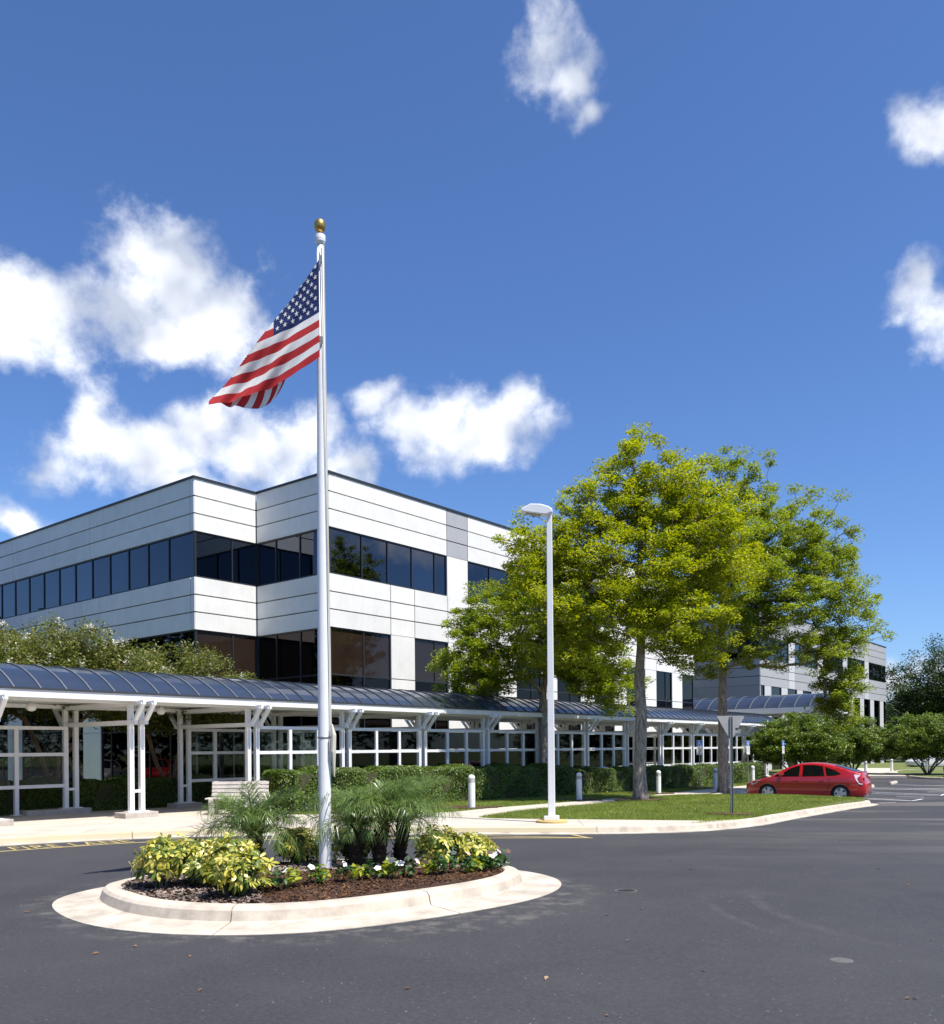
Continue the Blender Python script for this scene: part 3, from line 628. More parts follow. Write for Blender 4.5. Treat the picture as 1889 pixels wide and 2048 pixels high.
# far wing
wing = empty('office_wing', (C3.x, C3.y, 0), ANG)
tag(wing, 'far pale grey three-storey wing with separate dark windows at the right', 'building')
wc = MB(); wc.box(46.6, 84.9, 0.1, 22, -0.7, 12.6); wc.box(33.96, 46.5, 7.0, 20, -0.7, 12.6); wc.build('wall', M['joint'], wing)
fw = Facade(wing, (46.4, 0), (1, 0), (0, -1)); W = 38.5
piers = [6.6 + 7.75 * i for i in range(4)]      # 53.0, 60.75, 68.5, 76.25
tb = [0.0]; alt = {}; alt2 = {}
for p in piers: tb += [p, p + 1.55]; alt[len(tb) - 2] = M['panel_grey']; alt2[len(tb) - 2] = M['panel_far_pier']
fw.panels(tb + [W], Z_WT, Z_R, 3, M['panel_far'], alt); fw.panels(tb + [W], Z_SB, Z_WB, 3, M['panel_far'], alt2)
x = 0.1
for p in piers + [W - 0.05]:
    n = 4; fw.glass(x, p, [x + (p - x) * (i + 1) / n for i in range(n - 1)], Z_WB, Z_WT, M['pane'])
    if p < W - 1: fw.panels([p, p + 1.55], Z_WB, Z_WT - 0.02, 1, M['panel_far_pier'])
    x = p + 1.55
x = 0.1
for i in range(10):
    p = 0.9 + 3.875 * i
    if p > W - 2: break
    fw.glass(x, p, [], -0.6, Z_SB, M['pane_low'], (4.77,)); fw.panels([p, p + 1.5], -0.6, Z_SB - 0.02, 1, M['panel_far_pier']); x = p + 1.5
fw.glass(x, W - 0.1, [], -0.6, Z_SB, M['pane_low'], (4.77,))
fw.piece('coping', -0.1, W + 0.1, -0.3, 0.1, Z_R, Z_R + 0.1, M['coping'])
fs = Facade(wing, (46.4, 6.9), (0, -1), (-1, 0))
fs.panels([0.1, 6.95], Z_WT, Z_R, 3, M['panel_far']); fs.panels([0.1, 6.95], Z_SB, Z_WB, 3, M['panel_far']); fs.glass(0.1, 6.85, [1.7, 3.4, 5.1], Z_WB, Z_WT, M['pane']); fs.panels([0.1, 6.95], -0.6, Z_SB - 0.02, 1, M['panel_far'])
fs.piece('coping', 0, 6.6, -0.3, 0.1, Z_R, Z_R + 0.098, M['coping'])
fr = Facade(wing, (34.0, 6.9), (1, 0), (0, -1))
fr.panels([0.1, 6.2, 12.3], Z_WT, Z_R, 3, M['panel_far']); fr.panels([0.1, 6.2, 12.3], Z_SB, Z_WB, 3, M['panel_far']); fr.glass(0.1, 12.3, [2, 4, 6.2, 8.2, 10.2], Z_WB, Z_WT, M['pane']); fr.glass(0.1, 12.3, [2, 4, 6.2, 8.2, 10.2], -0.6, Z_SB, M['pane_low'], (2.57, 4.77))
fr.piece('coping', 0.2, 12.0, -0.3, 0.1, Z_R, Z_R + 0.1, M['coping'])

# ------------------------------------------------------------------ barrel-vaulted canopies
def vault_y(k, w, rise):                          # k in -1..1 across the vault
    rr = (w * w / 4 + rise * rise) / (2 * rise); return math.sqrt(rr * rr - (k * w / 2) ** 2) - (rr - rise)
def canopy_roof(root, x0, n, pitch, yc, w, ze, rise, pm, rm, light=None):
    seg = 14; ks = [-1 + 2 * i / seg for i in range(seg + 1)]
    def arc_mesh(name, l, dz, th, mat):
        m = MB(); vs = []
        for xx in (0, l):
            for k in ks: vs.append((xx, yc + k * w / 2, ze + vault_y(k, w, rise) + dz))
            for k in ks: vs.append((xx, yc + k * w / 2, ze + vault_y(k, w, rise) + dz - th))
        c = seg + 1; fs = []
        for i in range(seg):
            fs += [(i, 2 * c + i, 2 * c + i + 1, i + 1), (c + i, c + i + 1, 3 * c + i + 1, 3 * c + i), (i, i + 1, c + i + 1, c + i), (2 * c + i, 3 * c + i, 3 * c + i + 1, 2 * c + i + 1)]
        fs += [(0, c, 3 * c, 2 * c), (seg, 2 * c + seg, 3 * c + seg, c + seg)]
        m.add(vs, fs); me = m.mesh(name, mat); return me
    pme = arc_mesh('roof_panel', pitch - 0.05, 0.0, 0.02, pm); rme = arc_mesh('roof_rib', 0.045, 0.024, 0.06, rm); lme = arc_mesh('roof_rib', 0.036, 0.024, 0.06, light) if light else rme
    for i in range(n):
        link('roof_panel', pme, root).location = (x0 + i * pitch + 0.05, 0, 0)
    for i in range(n + 1):
        link('roof_rib', lme if (light and i * pitch + x0 < 4.7) else rme, root).location = (x0 + i * pitch, 0, 0)

walk = empty('covered_walkway', (P1.x, P1.y, 0), ANG)
tag(walk, 'long white steel covered walkway with dark barrel-vaulted ribbed roof', 'walkway')
T0, NB, S_ = -14.0, 17, 3.5                       # bents every 3.5 m from t=-14 to 42
PW, GAP, WD = 0.115, 0.285, 3.3
ZE = 3.10
canopy_roof(walk, -14.6, 100, 0.583, WD / 2, 3.98, ZE, 0.69, M['roof_dark'], M['rib'], M['rib_light'])
XL, XR = -14.6, -14.6 + 58.35
YF, YB = WD / 2 - 1.97, WD / 2 + 1.97
for nm, y in (('front', YF), ('back', YB)):
    for a, b in ((XL, 4.1), (4.1, XR)):
        MB().box(a + 0.004, b, y - 0.05, y + 0.05, ZE - 0.155, ZE - 0.012).build('fascia_beam', M['fascia'] if a < 0 else M['white'], walk)
        MB().box(a + 0.004, b, y - 0.075, y + 0.02, ZE - 0.03, ZE + 0.016).build('eave_trim', M['rib'], walk)
        MB().box(a + 0.004, b, y - 0.03 if y > 1 else y - 0.06, y + 0.06 if y > 1 else y + 0.03, ZE - 0.2, ZE - 0.158).build('gutter_lip', M['white'], walk)
for y in (0.0, WD): MB().box(XL, XR, y - 0.05, y + 0.05, ZE - 0.26, ZE - 0.16).build('purlin', M['white'], walk)
for k in (0.75, 1.65, 2.55): MB().box(XL, XR, k - 0.04, k + 0.04, ZE + 0.22 + (0.25 if k == 1.65 else 0), ZE + 0.30 + (0.25 if k == 1.65 else 0)).build('purlin', M['fascia'], walk)
for i in range(16):
    for y0 in (-0.2, 1.66): MB().box(-14.55 + i * 3.6, -14.55 + i * 3.6 + 3.585, y0, y0 + 1.84, ZE - 0.135, ZE - 0.115).build('soffit_panel', M['soffit'], walk)
GZw = lambda t, v: g(*wl(t, v)) + 0.139
def one_frame(t, pads=True):
    ZT = ZE - 0.17
    for y, s in ((0.0, -1), (WD, 1)):
        z0 = GZw(t, y)
        MB().box(t - PW / 2, t + PW / 2, y - PW / 2, y + PW / 2, z0 + 0.14, ZT).build('post', M['white'], walk)
        MB().box(t - 0.14, t + 0.14, y - 0.12, y + 0.12, z0 + 0.138, z0 + 0.165).build('base_plate', M['white'], walk)
        o = 0.52                                     # outrigger bracket
        m = MB(); m.bar((t, y + s * PW / 2, ZT - 0.06), (t, y + s * (o + 0.12), ZT - 0.06), 0.075, 0.10)
        m.bar((t, y + s * (o + 0.06), ZT - 0.08), (t, y + s * 0.20, ZT - 0.5), 0.075, 0.10, up=(1, 0, 0)); m.bar((t, y + s * PW / 2, ZT - 0.53), (t, y + s * 0.26, ZT - 0.53), 0.076, 0.10)
        m.build('bracket', M['white'], walk)
    MB().box(t - 0.045, t + 0.045, PW / 2, WD - PW / 2, ZT - 0.13, ZT - 0.02).build('tie_beam', M['white'], walk)
    MB().box(t - 0.045, t + 0.045, PW / 2, WD - PW / 2, ZT - 0.58, ZT - 0.48).build('tie_beam', M['white'], walk)
dome = MB(); dome.lathe([(0.0, -0.17), (0.09, -0.155), (0.15, -0.10), (0.17, -0.03), (0.165, 0.02), (0.15, 0.03), (0.15, 0.09), (0.06, 0.10), (0.04, 0.5)], n=14)
dome_me = dome.mesh('globe_lamp', M['white'], True)
for i in range(NB):
    t = T0 + S_ * i
    if t > 43: break
    one_frame(t); one_frame(t + GAP)
    for y in (0.0, WD):
        z0 = GZw(t, y); wide = (y > 1 and i == 4)
        x0 = t - (1.15 if wide else 0.3); MB().box(x0, t + GAP + 0.3, y - 0.26, y + 0.26, z0 - 0.1, z0 + 0.14).build('pad', M['pad'], walk, bevel=0.012)
        MB().box(t + PW / 2, t + GAP - PW / 2, y - 0.04, y + 0.04, z0 + 0.62, z0 + 0.69).build('spacer', M['white'], walk)
    gl = link('globe_lamp', dome_me, walk); gl.location = (t + S_ / 2 + 0.1, WD / 2, ZE - 0.30); gl.scale = (0.72,) * 3
# glazed screens between the bents
def screen(i, y, posts):
    ta, tb_ = T0 + S_ * i + GAP + PW / 2, T0 + S_ * (i + 1) - PW / 2; z0 = GZw(ta, y)
    zr = [2.32, 1.62, 0.78]
    zr = [z for z in zr]
    for z in zr: MB().box(ta, tb_, y - 0.04, y + 0.04, z - 0.045, z + 0.045).build('rail', M['white'], walk)
    xs = [ta] + [ta + (tb_ - ta) * p for p in posts] + [tb_]
    for x in xs[1:-1]:
        MB().box(x - 0.05, x + 0.05, y - 0.051, y + 0.051, z0 + 0.02, zr[0] + 0.046).build('screen_post', M['white'], walk)
        MB().box(x - 0.12, x + 0.12, y - 0.1, y + 0.1, z0, z0 + 0.02).build('base_plate', M['white'], walk)
    for a, b in zip(xs[:-1], xs[1:]):
        for zt, zb in ((zr[0], zr[1]), (zr[1], zr[2])):
            MB().box(a + 0.07, b - 0.07, y - 0.006, y + 0.006, zb + 0.06, zt - 0.06).build('screen_pane', M['screen'], walk)
for i in range(NB - 1):
    t = T0 + S_ * i
    if i not in (0, 1, 2, 3, 4, 11): screen(i, 0.0, (0.36, 0.70) if t > 3 else (0.5,))
    if i not in (2, 4, 11): screen(i, WD, (0.28, 0.66) if i != 3 else (0.6,))

ent = empty('entrance_canopy', (C3.x, C3.y, 0), ANG - R(90))
tag(ent, 'blue-grey barrel-vaulted entrance canopy above the walkway by the far wing', 'canopy')
# local x runs out from the building (toward the drive), local y along the facade
canopy_roof(ent, -6.0, 15, 1.0, 36.3, 4.6, 4.25, 0.95, M['roof_dark'], M['rib_light'])
for y in (34.02, 38.58): MB().box(-6, 9.05, y - 0.12, y + 0.12, 3.85, 4.22).build('fascia_beam', M['white'], ent)
for x in (9.0,): MB().box(x, x + 0.14, 34.14, 38.46, 3.85, 4.2).build('fascia_beam', M['white'], ent)
for x in (-2.0, 3.2, 8.6):
    for y in (34.1, 38.5): MB().box(x - 0.2, x + 0.2, y - 0.2, y + 0.2, -0.4, 3.85).build('column', M['white'], ent)
# ------------------------------------------------------------------ flagpole and flag
PX, PY = -1.78, 10.68
pole = empty('flagpole', (PX, PY, float(bz(PX, PY))))
tag(pole, 'tall white tapered flagpole with a gold ball rising from the island', 'flagpole')
zb = pole.location.z; ZTOP = 7.80 - zb
MB().lathe([(0.076, -0.1), (0.076, 0.0), (0.074, 2.0), (0.064, 4.2), (0.05, 6.0), (0.039, ZTOP)], n=24).build('pole', M['white'], pole, smooth=True)
MB().lathe([(0.045, ZTOP - 0.03), (0.062, ZTOP - 0.005), (0.066, ZTOP + 0.03), (0.064, ZTOP + 0.075), (0.03, ZTOP + 0.085), (0.012, ZTOP + 0.09), (0.011, ZTOP + 0.15)], n=20).build('truck', M['white'], pole, smooth=False)
MB().lathe([(0.07 * math.sin(math.pi * i / 16) + (1e-5 if i in (0, 16) else 0), ZTOP + 0.195 + 0.083 * -math.cos(math.pi * i / 16)) for i in range(17)], n=24).build('ball', M['gold'], pole, smooth=True)
MB().tube([(0.052, -0.05, ZTOP - 0.03), (0.062, -0.05, ZTOP - 1.6), (0.075, -0.05, 4.2), (0.088, -0.05, 2.6), (0.092, -0.05, 1.55)], 0.006, 6).tube([(0.02, -0.055, ZTOP - 0.1), (0.05, -0.058, 5.3), (0.085, -0.06, 2.6), (0.09, -0.055, 1.5)], 0.005, 6).build('halyard', M['rope'], pole)
MB().box(0.07, 0.11, -0.075, -0.03, 1.42, 1.58).tube([(0.1, -0.06, 1.75), (0.125, -0.07, 1.62), (0.115, -0.07, 1.42), (0.12, -0.06, 1.25), (0.125, -0.05, 1.12)], [0.012, 0.03, 0.034, 0.02, 0.008], 8).build('cleat', M['rope'], pole)
MB().lathe([(0.0775, 1.58), (0.08, 1.585), (0.08, 1.6), (0.0765, 1.605)], n=24).build('band', M['steel'], pole)
for z in (ZTOP - 0.24, 6.36): MB().box(-0.005, 0.03, -0.075, -0.05, z - 0.04, z + 0.04).tube([(0.01, -0.07, z - 0.04), (-0.01, -0.085, z - 0.09)], 0.009, 6).build('snap_hook', M['steel'], pole)

flag = empty('flag', (PX, PY - 0.085, 7.53))
tag(flag, 'United States flag hanging limp and folded from the pole', 'flag')
HO, LF = 1.163, 1.42
EX, EZ = -0.88, 0.47; DX, DZ = -0.576, 0.8175; NX, NZ = 0.8175, 0.576
def fmap(p, q):                                   # p along the fly 0..LF, q down the hoist 0..HO
    sag = 0.06 * math.sin(math.pi * min(1, p / LF)) * (q / HO)
    x = EX * p; zd = EZ * p + q + sag
    r = x * NX + zd * NZ; l = x * DX + zd * DZ; back = 0.0
    if r < 0:
        R_ = 0.30; a = min(-r / R_, 2.7); r2 = R_ * math.sin(a); back = 0.05 * min(1, a * 3) + 0.14 * (1 - math.cos(a))
        l += 0.05 * a * (l / 2.2); r = r2
        dl = R(21) * min(1, max(0, (l - 0.8) / 1.0)) ** 1.5 * min(1, a * 3); lt = 2.17; px_, pz_ = (l - lt) * DX + r * NX, (l - lt) * DZ + r * NZ
        px_, pz_ = px_ * math.cos(dl) - pz_ * math.sin(dl), px_ * math.sin(dl) + pz_ * math.cos(dl); l = px_ * DX + pz_ * DZ + lt; r = px_ * NX + pz_ * NZ
    w = min(1, (abs(l * DX + r * NX)) / 1.3)
    y = -0.30 * w * w - 0.02 + min(1, abs(r) * 5) * w * (0.05 * math.sin(r * 26 + l * 2.0) + 0.03 * math.sin(r * 47 - l * 3)) + 0.05 * math.sin(l * 4.2 + r * 3.0) * w + back
    return Vector((l * DX + r * NX, y, -(l * DZ + r * NZ)))
def cloth(name, p0, p1, q0, q1, npp, nq, mat, par):
    m = MB(); vs = [fmap(p0 + (p1 - p0) * i / npp, q0 + (q1 - q0) * j / nq) for j in range(nq + 1) for i in range(npp + 1)]
    c = npp + 1; m.add(vs, [(j * c + i, j * c + i + 1, (j + 1) * c + i + 1, (j + 1) * c + i) for j in range(nq) for i in range(npp)])
    return m.build(name, mat, par, smooth=True)
def clothmat(name, col):
    m = pmat(name, col, 0.7, var=0.08, vscale=6, spec=0.2); nt = m.node_tree; b = nt.nodes['Principled BSDF']; L = nt.links.new
    t = nd(nt, 'ShaderNodeBsdfTranslucent'); t.inputs[0].default_value = (*col, 1); ms = nd(nt, 'ShaderNodeMixShader'); ms.inputs[0].default_value = 0.3
    L(b.outputs[0], ms.inputs[1]); L(t.outputs[0], ms.inputs[2]); L(ms.outputs[0], nt.nodes['Material Output'].inputs[0]); return m
M['f_red'] = clothmat('flag_red', (0.50, 0.035, 0.04)); M['f_white'] = clothmat('flag_white', (0.80, 0.80, 0.78)); M['f_blue'] = clothmat('flag_blue', (0.018, 0.032, 0.13))
CL = 0.425 * LF; sh = HO / 13
for k in range(13):
    p0 = CL if k < 7 else 0.0
    cloth('stripe', p0, LF, k * sh, (k + 1) * sh, 70 if p0 else 110, 5, M['f_red'] if k % 2 == 0 else M['f_white'], flag)
canton = cloth('canton', 0, CL, 0, 7 * sh, 60, 36, M['f_blue'], flag)
for r_ in range(9):
    nst = 6 if r_ % 2 == 0 else 5
    for c_ in range(nst):
        pc = CL * ((c_ * 2 + 1 + (r_ % 2)) / 12); qc = 7 * sh * ((r_ + 1) / 10); m = MB()
        for dy in (-0.007, 0.007):
            vs = [fmap(pc, qc)]
            for k in range(10):
                a = math.pi / 2 + k * math.pi / 5; rr = 0.034 if k % 2 == 0 else 0.0135; vs.append(fmap(max(0, pc + rr * math.cos(a) * 0.85), max(0, qc - rr * math.sin(a))))
            vs = [v + Vector((0, dy, 0)) for v in vs]; m.add(vs, [(0, 1 + k, 1 + (k + 1) % 10) for k in range(10)])
        m.build('star', M['f_white'], canton)

# ------------------------------------------------------------------ lamp post
lx, ly = 1.72, 19.23; lz0 = g(lx, ly) + 0.139
lamp = tag(empty('lamp_post', (lx, ly, lz0)), 'tall square white lamp post with a shoebox head beside the kerb', 'lamp post')
m = MB(); hB, hT = 0.075, 0.058; H_L = 6.75
m.add([(sx * h, sy * h, z) for z, h in ((0.05, hB), (H_L, hT)) for sx, sy in ((-1, -1), (1, -1), (1, 1), (-1, 1))], [(3, 2, 1, 0), (4, 5, 6, 7), (0, 1, 5, 4), (1, 2, 6, 5), (2, 3, 7, 6), (3, 0, 4, 7)])
m.build('pole', M['white'], lamp, bevel=0.012)
MB().box(-0.16, 0.16, -0.16, 0.16, 0.055, 0.15).build('base_cover', M['white'], lamp, bevel=0.012)
MB().lathe([(0.34, -0.05), (0.34, 0.045), (0.325, 0.056), (0.0, 0.056)], n=36).build('footing', M['yellow_faded'] if False else pmat('yellow_footing', (0.55, 0.40, 0.15), 0.85, var=0.2, vscale=4), lamp)
hd = MB(); hd.prism([(0.075, H_L - 0.16), (0.07, H_L - 0.08), (-0.02, H_L - 0.02), (-0.18, H_L + 0.035), (-0.40, H_L + 0.05), (-0.60, H_L - 0.045), (-0.615, H_L - 0.09), (-0.53, H_L - 0.125), (-0.16, H_L - 0.19), (-0.06, H_L - 0.2)], (0, 1, 0), (0, 0, 0.12), (1, 0, 0), (0, 0, 1), -0.12, 0.12)
hd.build('lamp_head', M['white'], lamp, bevel=0.02)
MB().add([(-0.51, -0.09, H_L - 0.012), (-0.18, -0.09, H_L - 0.07), (-0.18, 0.09, H_L - 0.07), (-0.51, 0.09, H_L - 0.012)], [(0, 1, 2, 3)]).build('lens', pmat('lamp_lens', (0.45, 0.43, 0.36), 0.2), lamp)
lamp.rotation_euler.z = R(-8)

# ------------------------------------------------------------------ bollards
def bollard():
    r = empty('bollard'); MB().lathe([(0.098, -0.1), (0.098, 0.74)], n=20).build('shaft', M['white'], r, smooth=False)
    MB().lathe([(0.093, 0.738), (0.093, 0.862)], n=20).build('louvre_core', pmat('louvre_grey', (0.30, 0.30, 0.29), 0.6), r)
    for k in range(4): MB().lathe([(0.093, 0.752 + k * 0.03), (0.101, 0.75 + k * 0.03), (0.101, 0.756 + k * 0.03), (0.093, 0.766 + k * 0.03)], n=20).build('louvre', pmat('louvre_fin', (0.5, 0.5, 0.49), 0.5) if k == 0 else bpy.data.materials['louvre_fin'], r)
    MB().lathe([(0.0985, 0.86), (0.0985, 0.875), (0.094, 0.905), (0.08, 0.935), (0.055, 0.957), (0.025, 0.968), (0.0001, 0.97)], n=20).build('cap', M['white'], r, smooth=True)
    return r
b0 = bollard()
BL = [(-0.02, 25.0, 1.0, 'white domed bollard light left of the lamp post'), (3.62, 30.0, 1.0, 'white domed bollard light right of the lamp post'), (7.55, 35.9, 1.0, 'white domed bollard light right of the thick middle trunk'),
      (11.3, 41.2, 1.02, 'white domed bollard light left of the right-hand trunk'), (14.7, 46.4, 1.0, 'white domed bollard light above the red car bonnet'), (21.6, 55.0, 0.95, 'white domed bollard light just behind the red car roof'),
      (25.6, 57.6, 1.0, 'white domed bollard light right of the red car tail'), (31.5, 66.5, 1.0, 'white domed bollard light left of the far right shrub'), (35.5, 69.0, 1.0, 'white domed bollard light behind the trunks of the far right shrub'), (37.2, 67.0, 1.0, 'white domed bollard light right of the far right shrub trunks')]
for i, (x, y, s, l) in enumerate(BL):
    o = b0 if i == 0 else copy_tree(b0); o.location = (x, y, float(lz(x, y)) + 0.12); o.scale = (s, s, s); tag(o, l, 'bollard', 'bollard lights along the footpath')

# ------------------------------------------------------------------ bench
bx_, by_ = -6.1, 23.1; bench = tag(empty('bench', (bx_, by_, g(bx_, by_) + 0.139), R(2)), 'pale slatted bench on concrete supports in front of the walkway', 'bench')
M['bench'] = pmat('pale_bench_slats', (0.55, 0.50, 0.45), 0.7, var=0.2, vscale=6); M['bench_c'] = pmat('bench_concrete', (0.50, 0.45, 0.40), 0.9, var=0.2, vscale=8)
for x in (-0.62, 0.0, 0.62):
    pr = [(-0.42, 0), (-0.26, 0), (-0.26, 0.2), (0.02, 0.2), (0.04, 0), (0.2, 0), (0.28, 0.8), (0.25, 0.845), (0.2, 0.85), (0.165, 0.82), (0.08, 0.36), (-0.24, 0.36), (-0.25, 0.40), (-0.29, 0.44), (-0.37, 0.44), (-0.41, 0.40), (-0.42, 0.34)]
    MB().prism(pr, (1, 0, 0), (x, 0, 0), (0, 1, 0), (0, 0, 1), -0.055, 0.055).build('support', M['bench_c'], bench, bevel=0.01)
for k in range(4): MB().box(-0.78, 0.78, -0.36 + k * 0.115, -0.27 + k * 0.115, 0.40, 0.435).build('seat_slat', M['bench'], bench, bevel=0.006)
for k in range(4):
    z = 0.50 + k * 0.1; MB().obox((0.02, 0.075 + (z - 0.36) * 0.19, z), (0.735, 0, 0), (0, 0.016, -0.003), (0, 0.007, 0.04)).build('back_slat', M['bench'], bench, bevel=0.005)

# ------------------------------------------------------------------ signs
sx_, sy_ = 6.57, 22.45; sign = tag(empty('yield_sign', (sx_, sy_, float(lz(sx_, sy_)) + 0.12), R(6)), 'grey back of a triangular sign on a steel post in the lawn', 'sign')
mp = MB(); mp.box(-0.035, 0.035, 0.0, 0.006, -0.1, 2.5).box(-0.035, -0.029, -0.03, 0.0, -0.1, 2.5).box(0.029, 0.035, -0.03, 0.0, -0.1, 2.5); mp.build('post', M['steel'], sign)
tri = [(-0.33, 2.52), (-0.355, 2.495), (-0.345, 2.47), (-0.03, 1.925), (0.0, 1.905), (0.03, 1.925), (0.345, 2.47), (0.355, 2.495), (0.33, 2.52)]
MB().prism(tri, (0, 1, 0), (0, 0.008, 0), (1, 0, 0), (0, 0, 1), 0.0, 0.004).build('sign_plate', pmat('dull_aluminium', (0.40, 0.385, 0.365), 0.55, 0.3, var=0.12, vscale=6), sign)
MB().box(0.12, 0.19, 0.0055, 0.0078, 2.16, 2.21).build('sticker', M['frame'], sign)
M['blue_sign'] = pmat('blue_sign', (0.01, 0.14, 0.55), 0.5); M['white_sign'] = pmat('white_sign', (0.75, 0.74, 0.70), 0.5)
def parking_sign():
    r = empty('parking_sign'); MB().box(-0.022, 0.022, 0.0, 0.03, -0.1, 2.25).build('post', M['steel'], r)
    p = MB().box(-0.15, 0.15, -0.012, -0.004, 1.58, 2.27).build('sign_plate', M['white_sign'], r)
    MB().box(-0.142, 0.142, -0.016, -0.0125, 1.99, 2.262).build('blue_panel', M['blue_sign'], r)
    w = MB(); yy = -0.0185
    def disc(cx, cz, rr, n=12): w.add([(cx + rr * math.cos(2 * math.pi * k / n), yy, cz + rr * math.sin(2 * math.pi * k / n)) for k in range(n)], [tuple(range(n))])
    disc(-0.025, 2.225, 0.022)
    w.box(-0.045, -0.012, yy, yy + 0.001, 2.11, 2.195).box(-0.045, 0.05, yy, yy + 0.001, 2.1, 2.125).box(0.03, 0.052, yy, yy + 0.001, 2.04, 2.11).box(0.045, 0.085, yy, yy + 0.001, 2.03, 2.05).box(-0.02, 0.04, yy, yy + 0.001, 2.15, 2.165)
    for k in range(14):
        a0, a1 = R(100 + k * 18), R(100 + (k + 1) * 18); cc, cz = -0.015, 2.085
        w.add([(cc + rr * math.cos(a), yy, cz + rr * math.sin(a)) for rr, a in ((0.07, a0), (0.07, a1), (0.052, a1), (0.052, a0))], [(0, 1, 2, 3)])
    w.build('wheelchair_symbol', M['white_sign'], r)
    for k in range(4): MB().box(-0.11, 0.11, -0.0145, -0.0125, 1.90 - k * 0.055, 1.918 - k * 0.055).build('text_line', M['steel'], r)
    MB().box(-0.15, 0.15, -0.015, -0.0125, 1.58, 1.7).build('lower_plate', M['paintwhite'], r)
    return r
p0 = parking_sign()
for i, (x, y, l) in enumerate([(10.85, 42.2, 'blue and white disabled parking sign left of the right-hand trunk'), (13.9, 44.6, 'blue and white disabled parking sign right of the right-hand trunk'), (16.9, 48.1, 'blue and white disabled parking sign above the red car windscreen'), (19.8, 51.6, 'blue and white disabled parking sign above the red car roof, rightmost')]):
    o = p0 if i == 0 else copy_tree(p0); o.location = (x, y, float(lz(x, y)) + 0.12); o.rotation_euler.z = R(4 + [0, 38, 44, 40][i]); tag(o, l, 'sign', 'disabled parking signs')
M['brown_mulch'] = pmat('leaf_mulch', (0.10, 0.05, 0.03), 0.95, var=0.5, vscale=25, bump=0.8)
rs = np.random.RandomState(9)
def mulch_patch(x, y, rx, ry, label):
    a = np.linspace(0, 2 * np.pi, 28, endpoint=False); k = 1 + 0.18 * rs.randn(28)
    pl = [(x + rx * c * kk, y + ry * s * kk) for c, s, kk in zip(np.cos(a), np.sin(a), k)]
    o = slab('mulch_ring', pl, 0.166, M['brown_mulch'], step=0.3, skirt=0.06, zf=lz); tag(o, label, kind='structure')
mulch_patch(6.6, 22.5, 0.5, 0.35, 'bare mulch round the triangular sign post'); mulch_patch(-0.15, 25.25, 0.9, 0.6, 'bare mulch round the bollard left of the lamp post'); mulch_patch(3.4, 30.3, 0.9, 0.55, 'bare mulch round the bollard right of the lamp post'); mulch_patch(7.3, 36.2, 0.8, 0.5, 'bare mulch round the bollard by the middle trunk')
mulch_patch(10.9, 42.0, 0.9, 0.6, 'bare mulch round the parking sign'); mulch_patch(5.69, 30.0, 0.75, 0.6, 'bare mulch round the middle tree'); mulch_patch(2.9, 35.2, 1.3, 0.8, 'bare mulch round the left tree')

# wheel stops, manhole
for x, y, l in ((19.6, 43.75, 'pale concrete wheel stop nearest the red car tail'), (22.9, 48.2, 'pale concrete wheel stop farther behind the red car')):
    MB().prism([(-0.09, 0), (-0.06, 0.13), (0.06, 0.13), (0.09, 0)], (1, 0, 0), (0, 0, 0), (0, 1, 0), (0, 0, 1), -1.0, 1.0).build('wheel_stop', M['conc'], None, bevel=0.015, loc=(x, y, g(x, y)), rz=R(56))
    tag(bpy.data.objects[[o.name for o in COL.objects if o.name.startswith('wheel_stop')][-1]], l, 'wheel stop', 'concrete wheel stops')
mh = tag(empty('valve_cover', (1.8, 10.45, g(1.8, 10.45))), 'small round iron valve cover set in the asphalt', 'manhole cover')
MB().lathe([(0.135, -0.02), (0.135, 0.006), (0.108, 0.007), (0.108, -0.02)], n=28).build('rim', pmat('iron_rim', (0.11, 0.10, 0.095), 0.7), mh)
MB().lathe([(0.104, -0.02), (0.104, 0.002), (0.0001, 0.003)], n=28).build('lid', pmat('iron_lid', (0.035, 0.033, 0.032), 0.6, 0.4), mh)
tag(MB().lathe([(0.09, 0.001), (0.085, 0.0045), (0.0001, 0.006)], n=20).build('asphalt_patch', pmat('pale_patch', (0.11, 0.105, 0.1), 0.9, var=0.3, vscale=20), None, loc=(2.92, 7.03, g(2.92, 7.03))), 'small round pale patch in the asphalt', kind='structure')

# ------------------------------------------------------------------ red hatchback
M['car'] = pmat('red_car_paint', (0.45, 0.006, 0.010), 0.28, spec=0.5, coat=1.0); M['car'].node_tree.nodes['Principled BSDF'].inputs['Coat Roughness'].default_value = 0.04
M['car_glass'] = pmat('car_glass', (0.006, 0.007, 0.007), 0.02, spec=0.35); M['trim'] = pmat('black_trim', (0.02, 0.02, 0.02), 0.5); M['rim'] = pmat('alloy_rim', (0.62, 0.62, 0.63), 0.32, 0.7)
M['lamp_clear'] = pmat('clear_lamp', (0.75, 0.74, 0.74), 0.12); M['lamp_red'] = pmat('red_lamp', (0.4, 0.01, 0.012), 0.15)
def ip(tab, x):
    xs = [a for a, b in tab]; ys = [b for a, b in tab]; return float(np.interp(x, xs, ys))
TOPC = smooth_path([(0.0, 0.50), (0.04, 0.62), (0.25, 0.74), (0.6, 0.84), (0.95, 0.935), (1.25, 1.10), (1.6, 1.29), (1.95, 1.42), (2.3, 1.475), (2.7, 1.475), (3.1, 1.43), (3.5, 1.34), (3.9, 1.215), (4.2, 1.12), (4.3, 1.07), (4.36, 0.85), (4.43, 0.70), (4.45, 0.55)], 4)
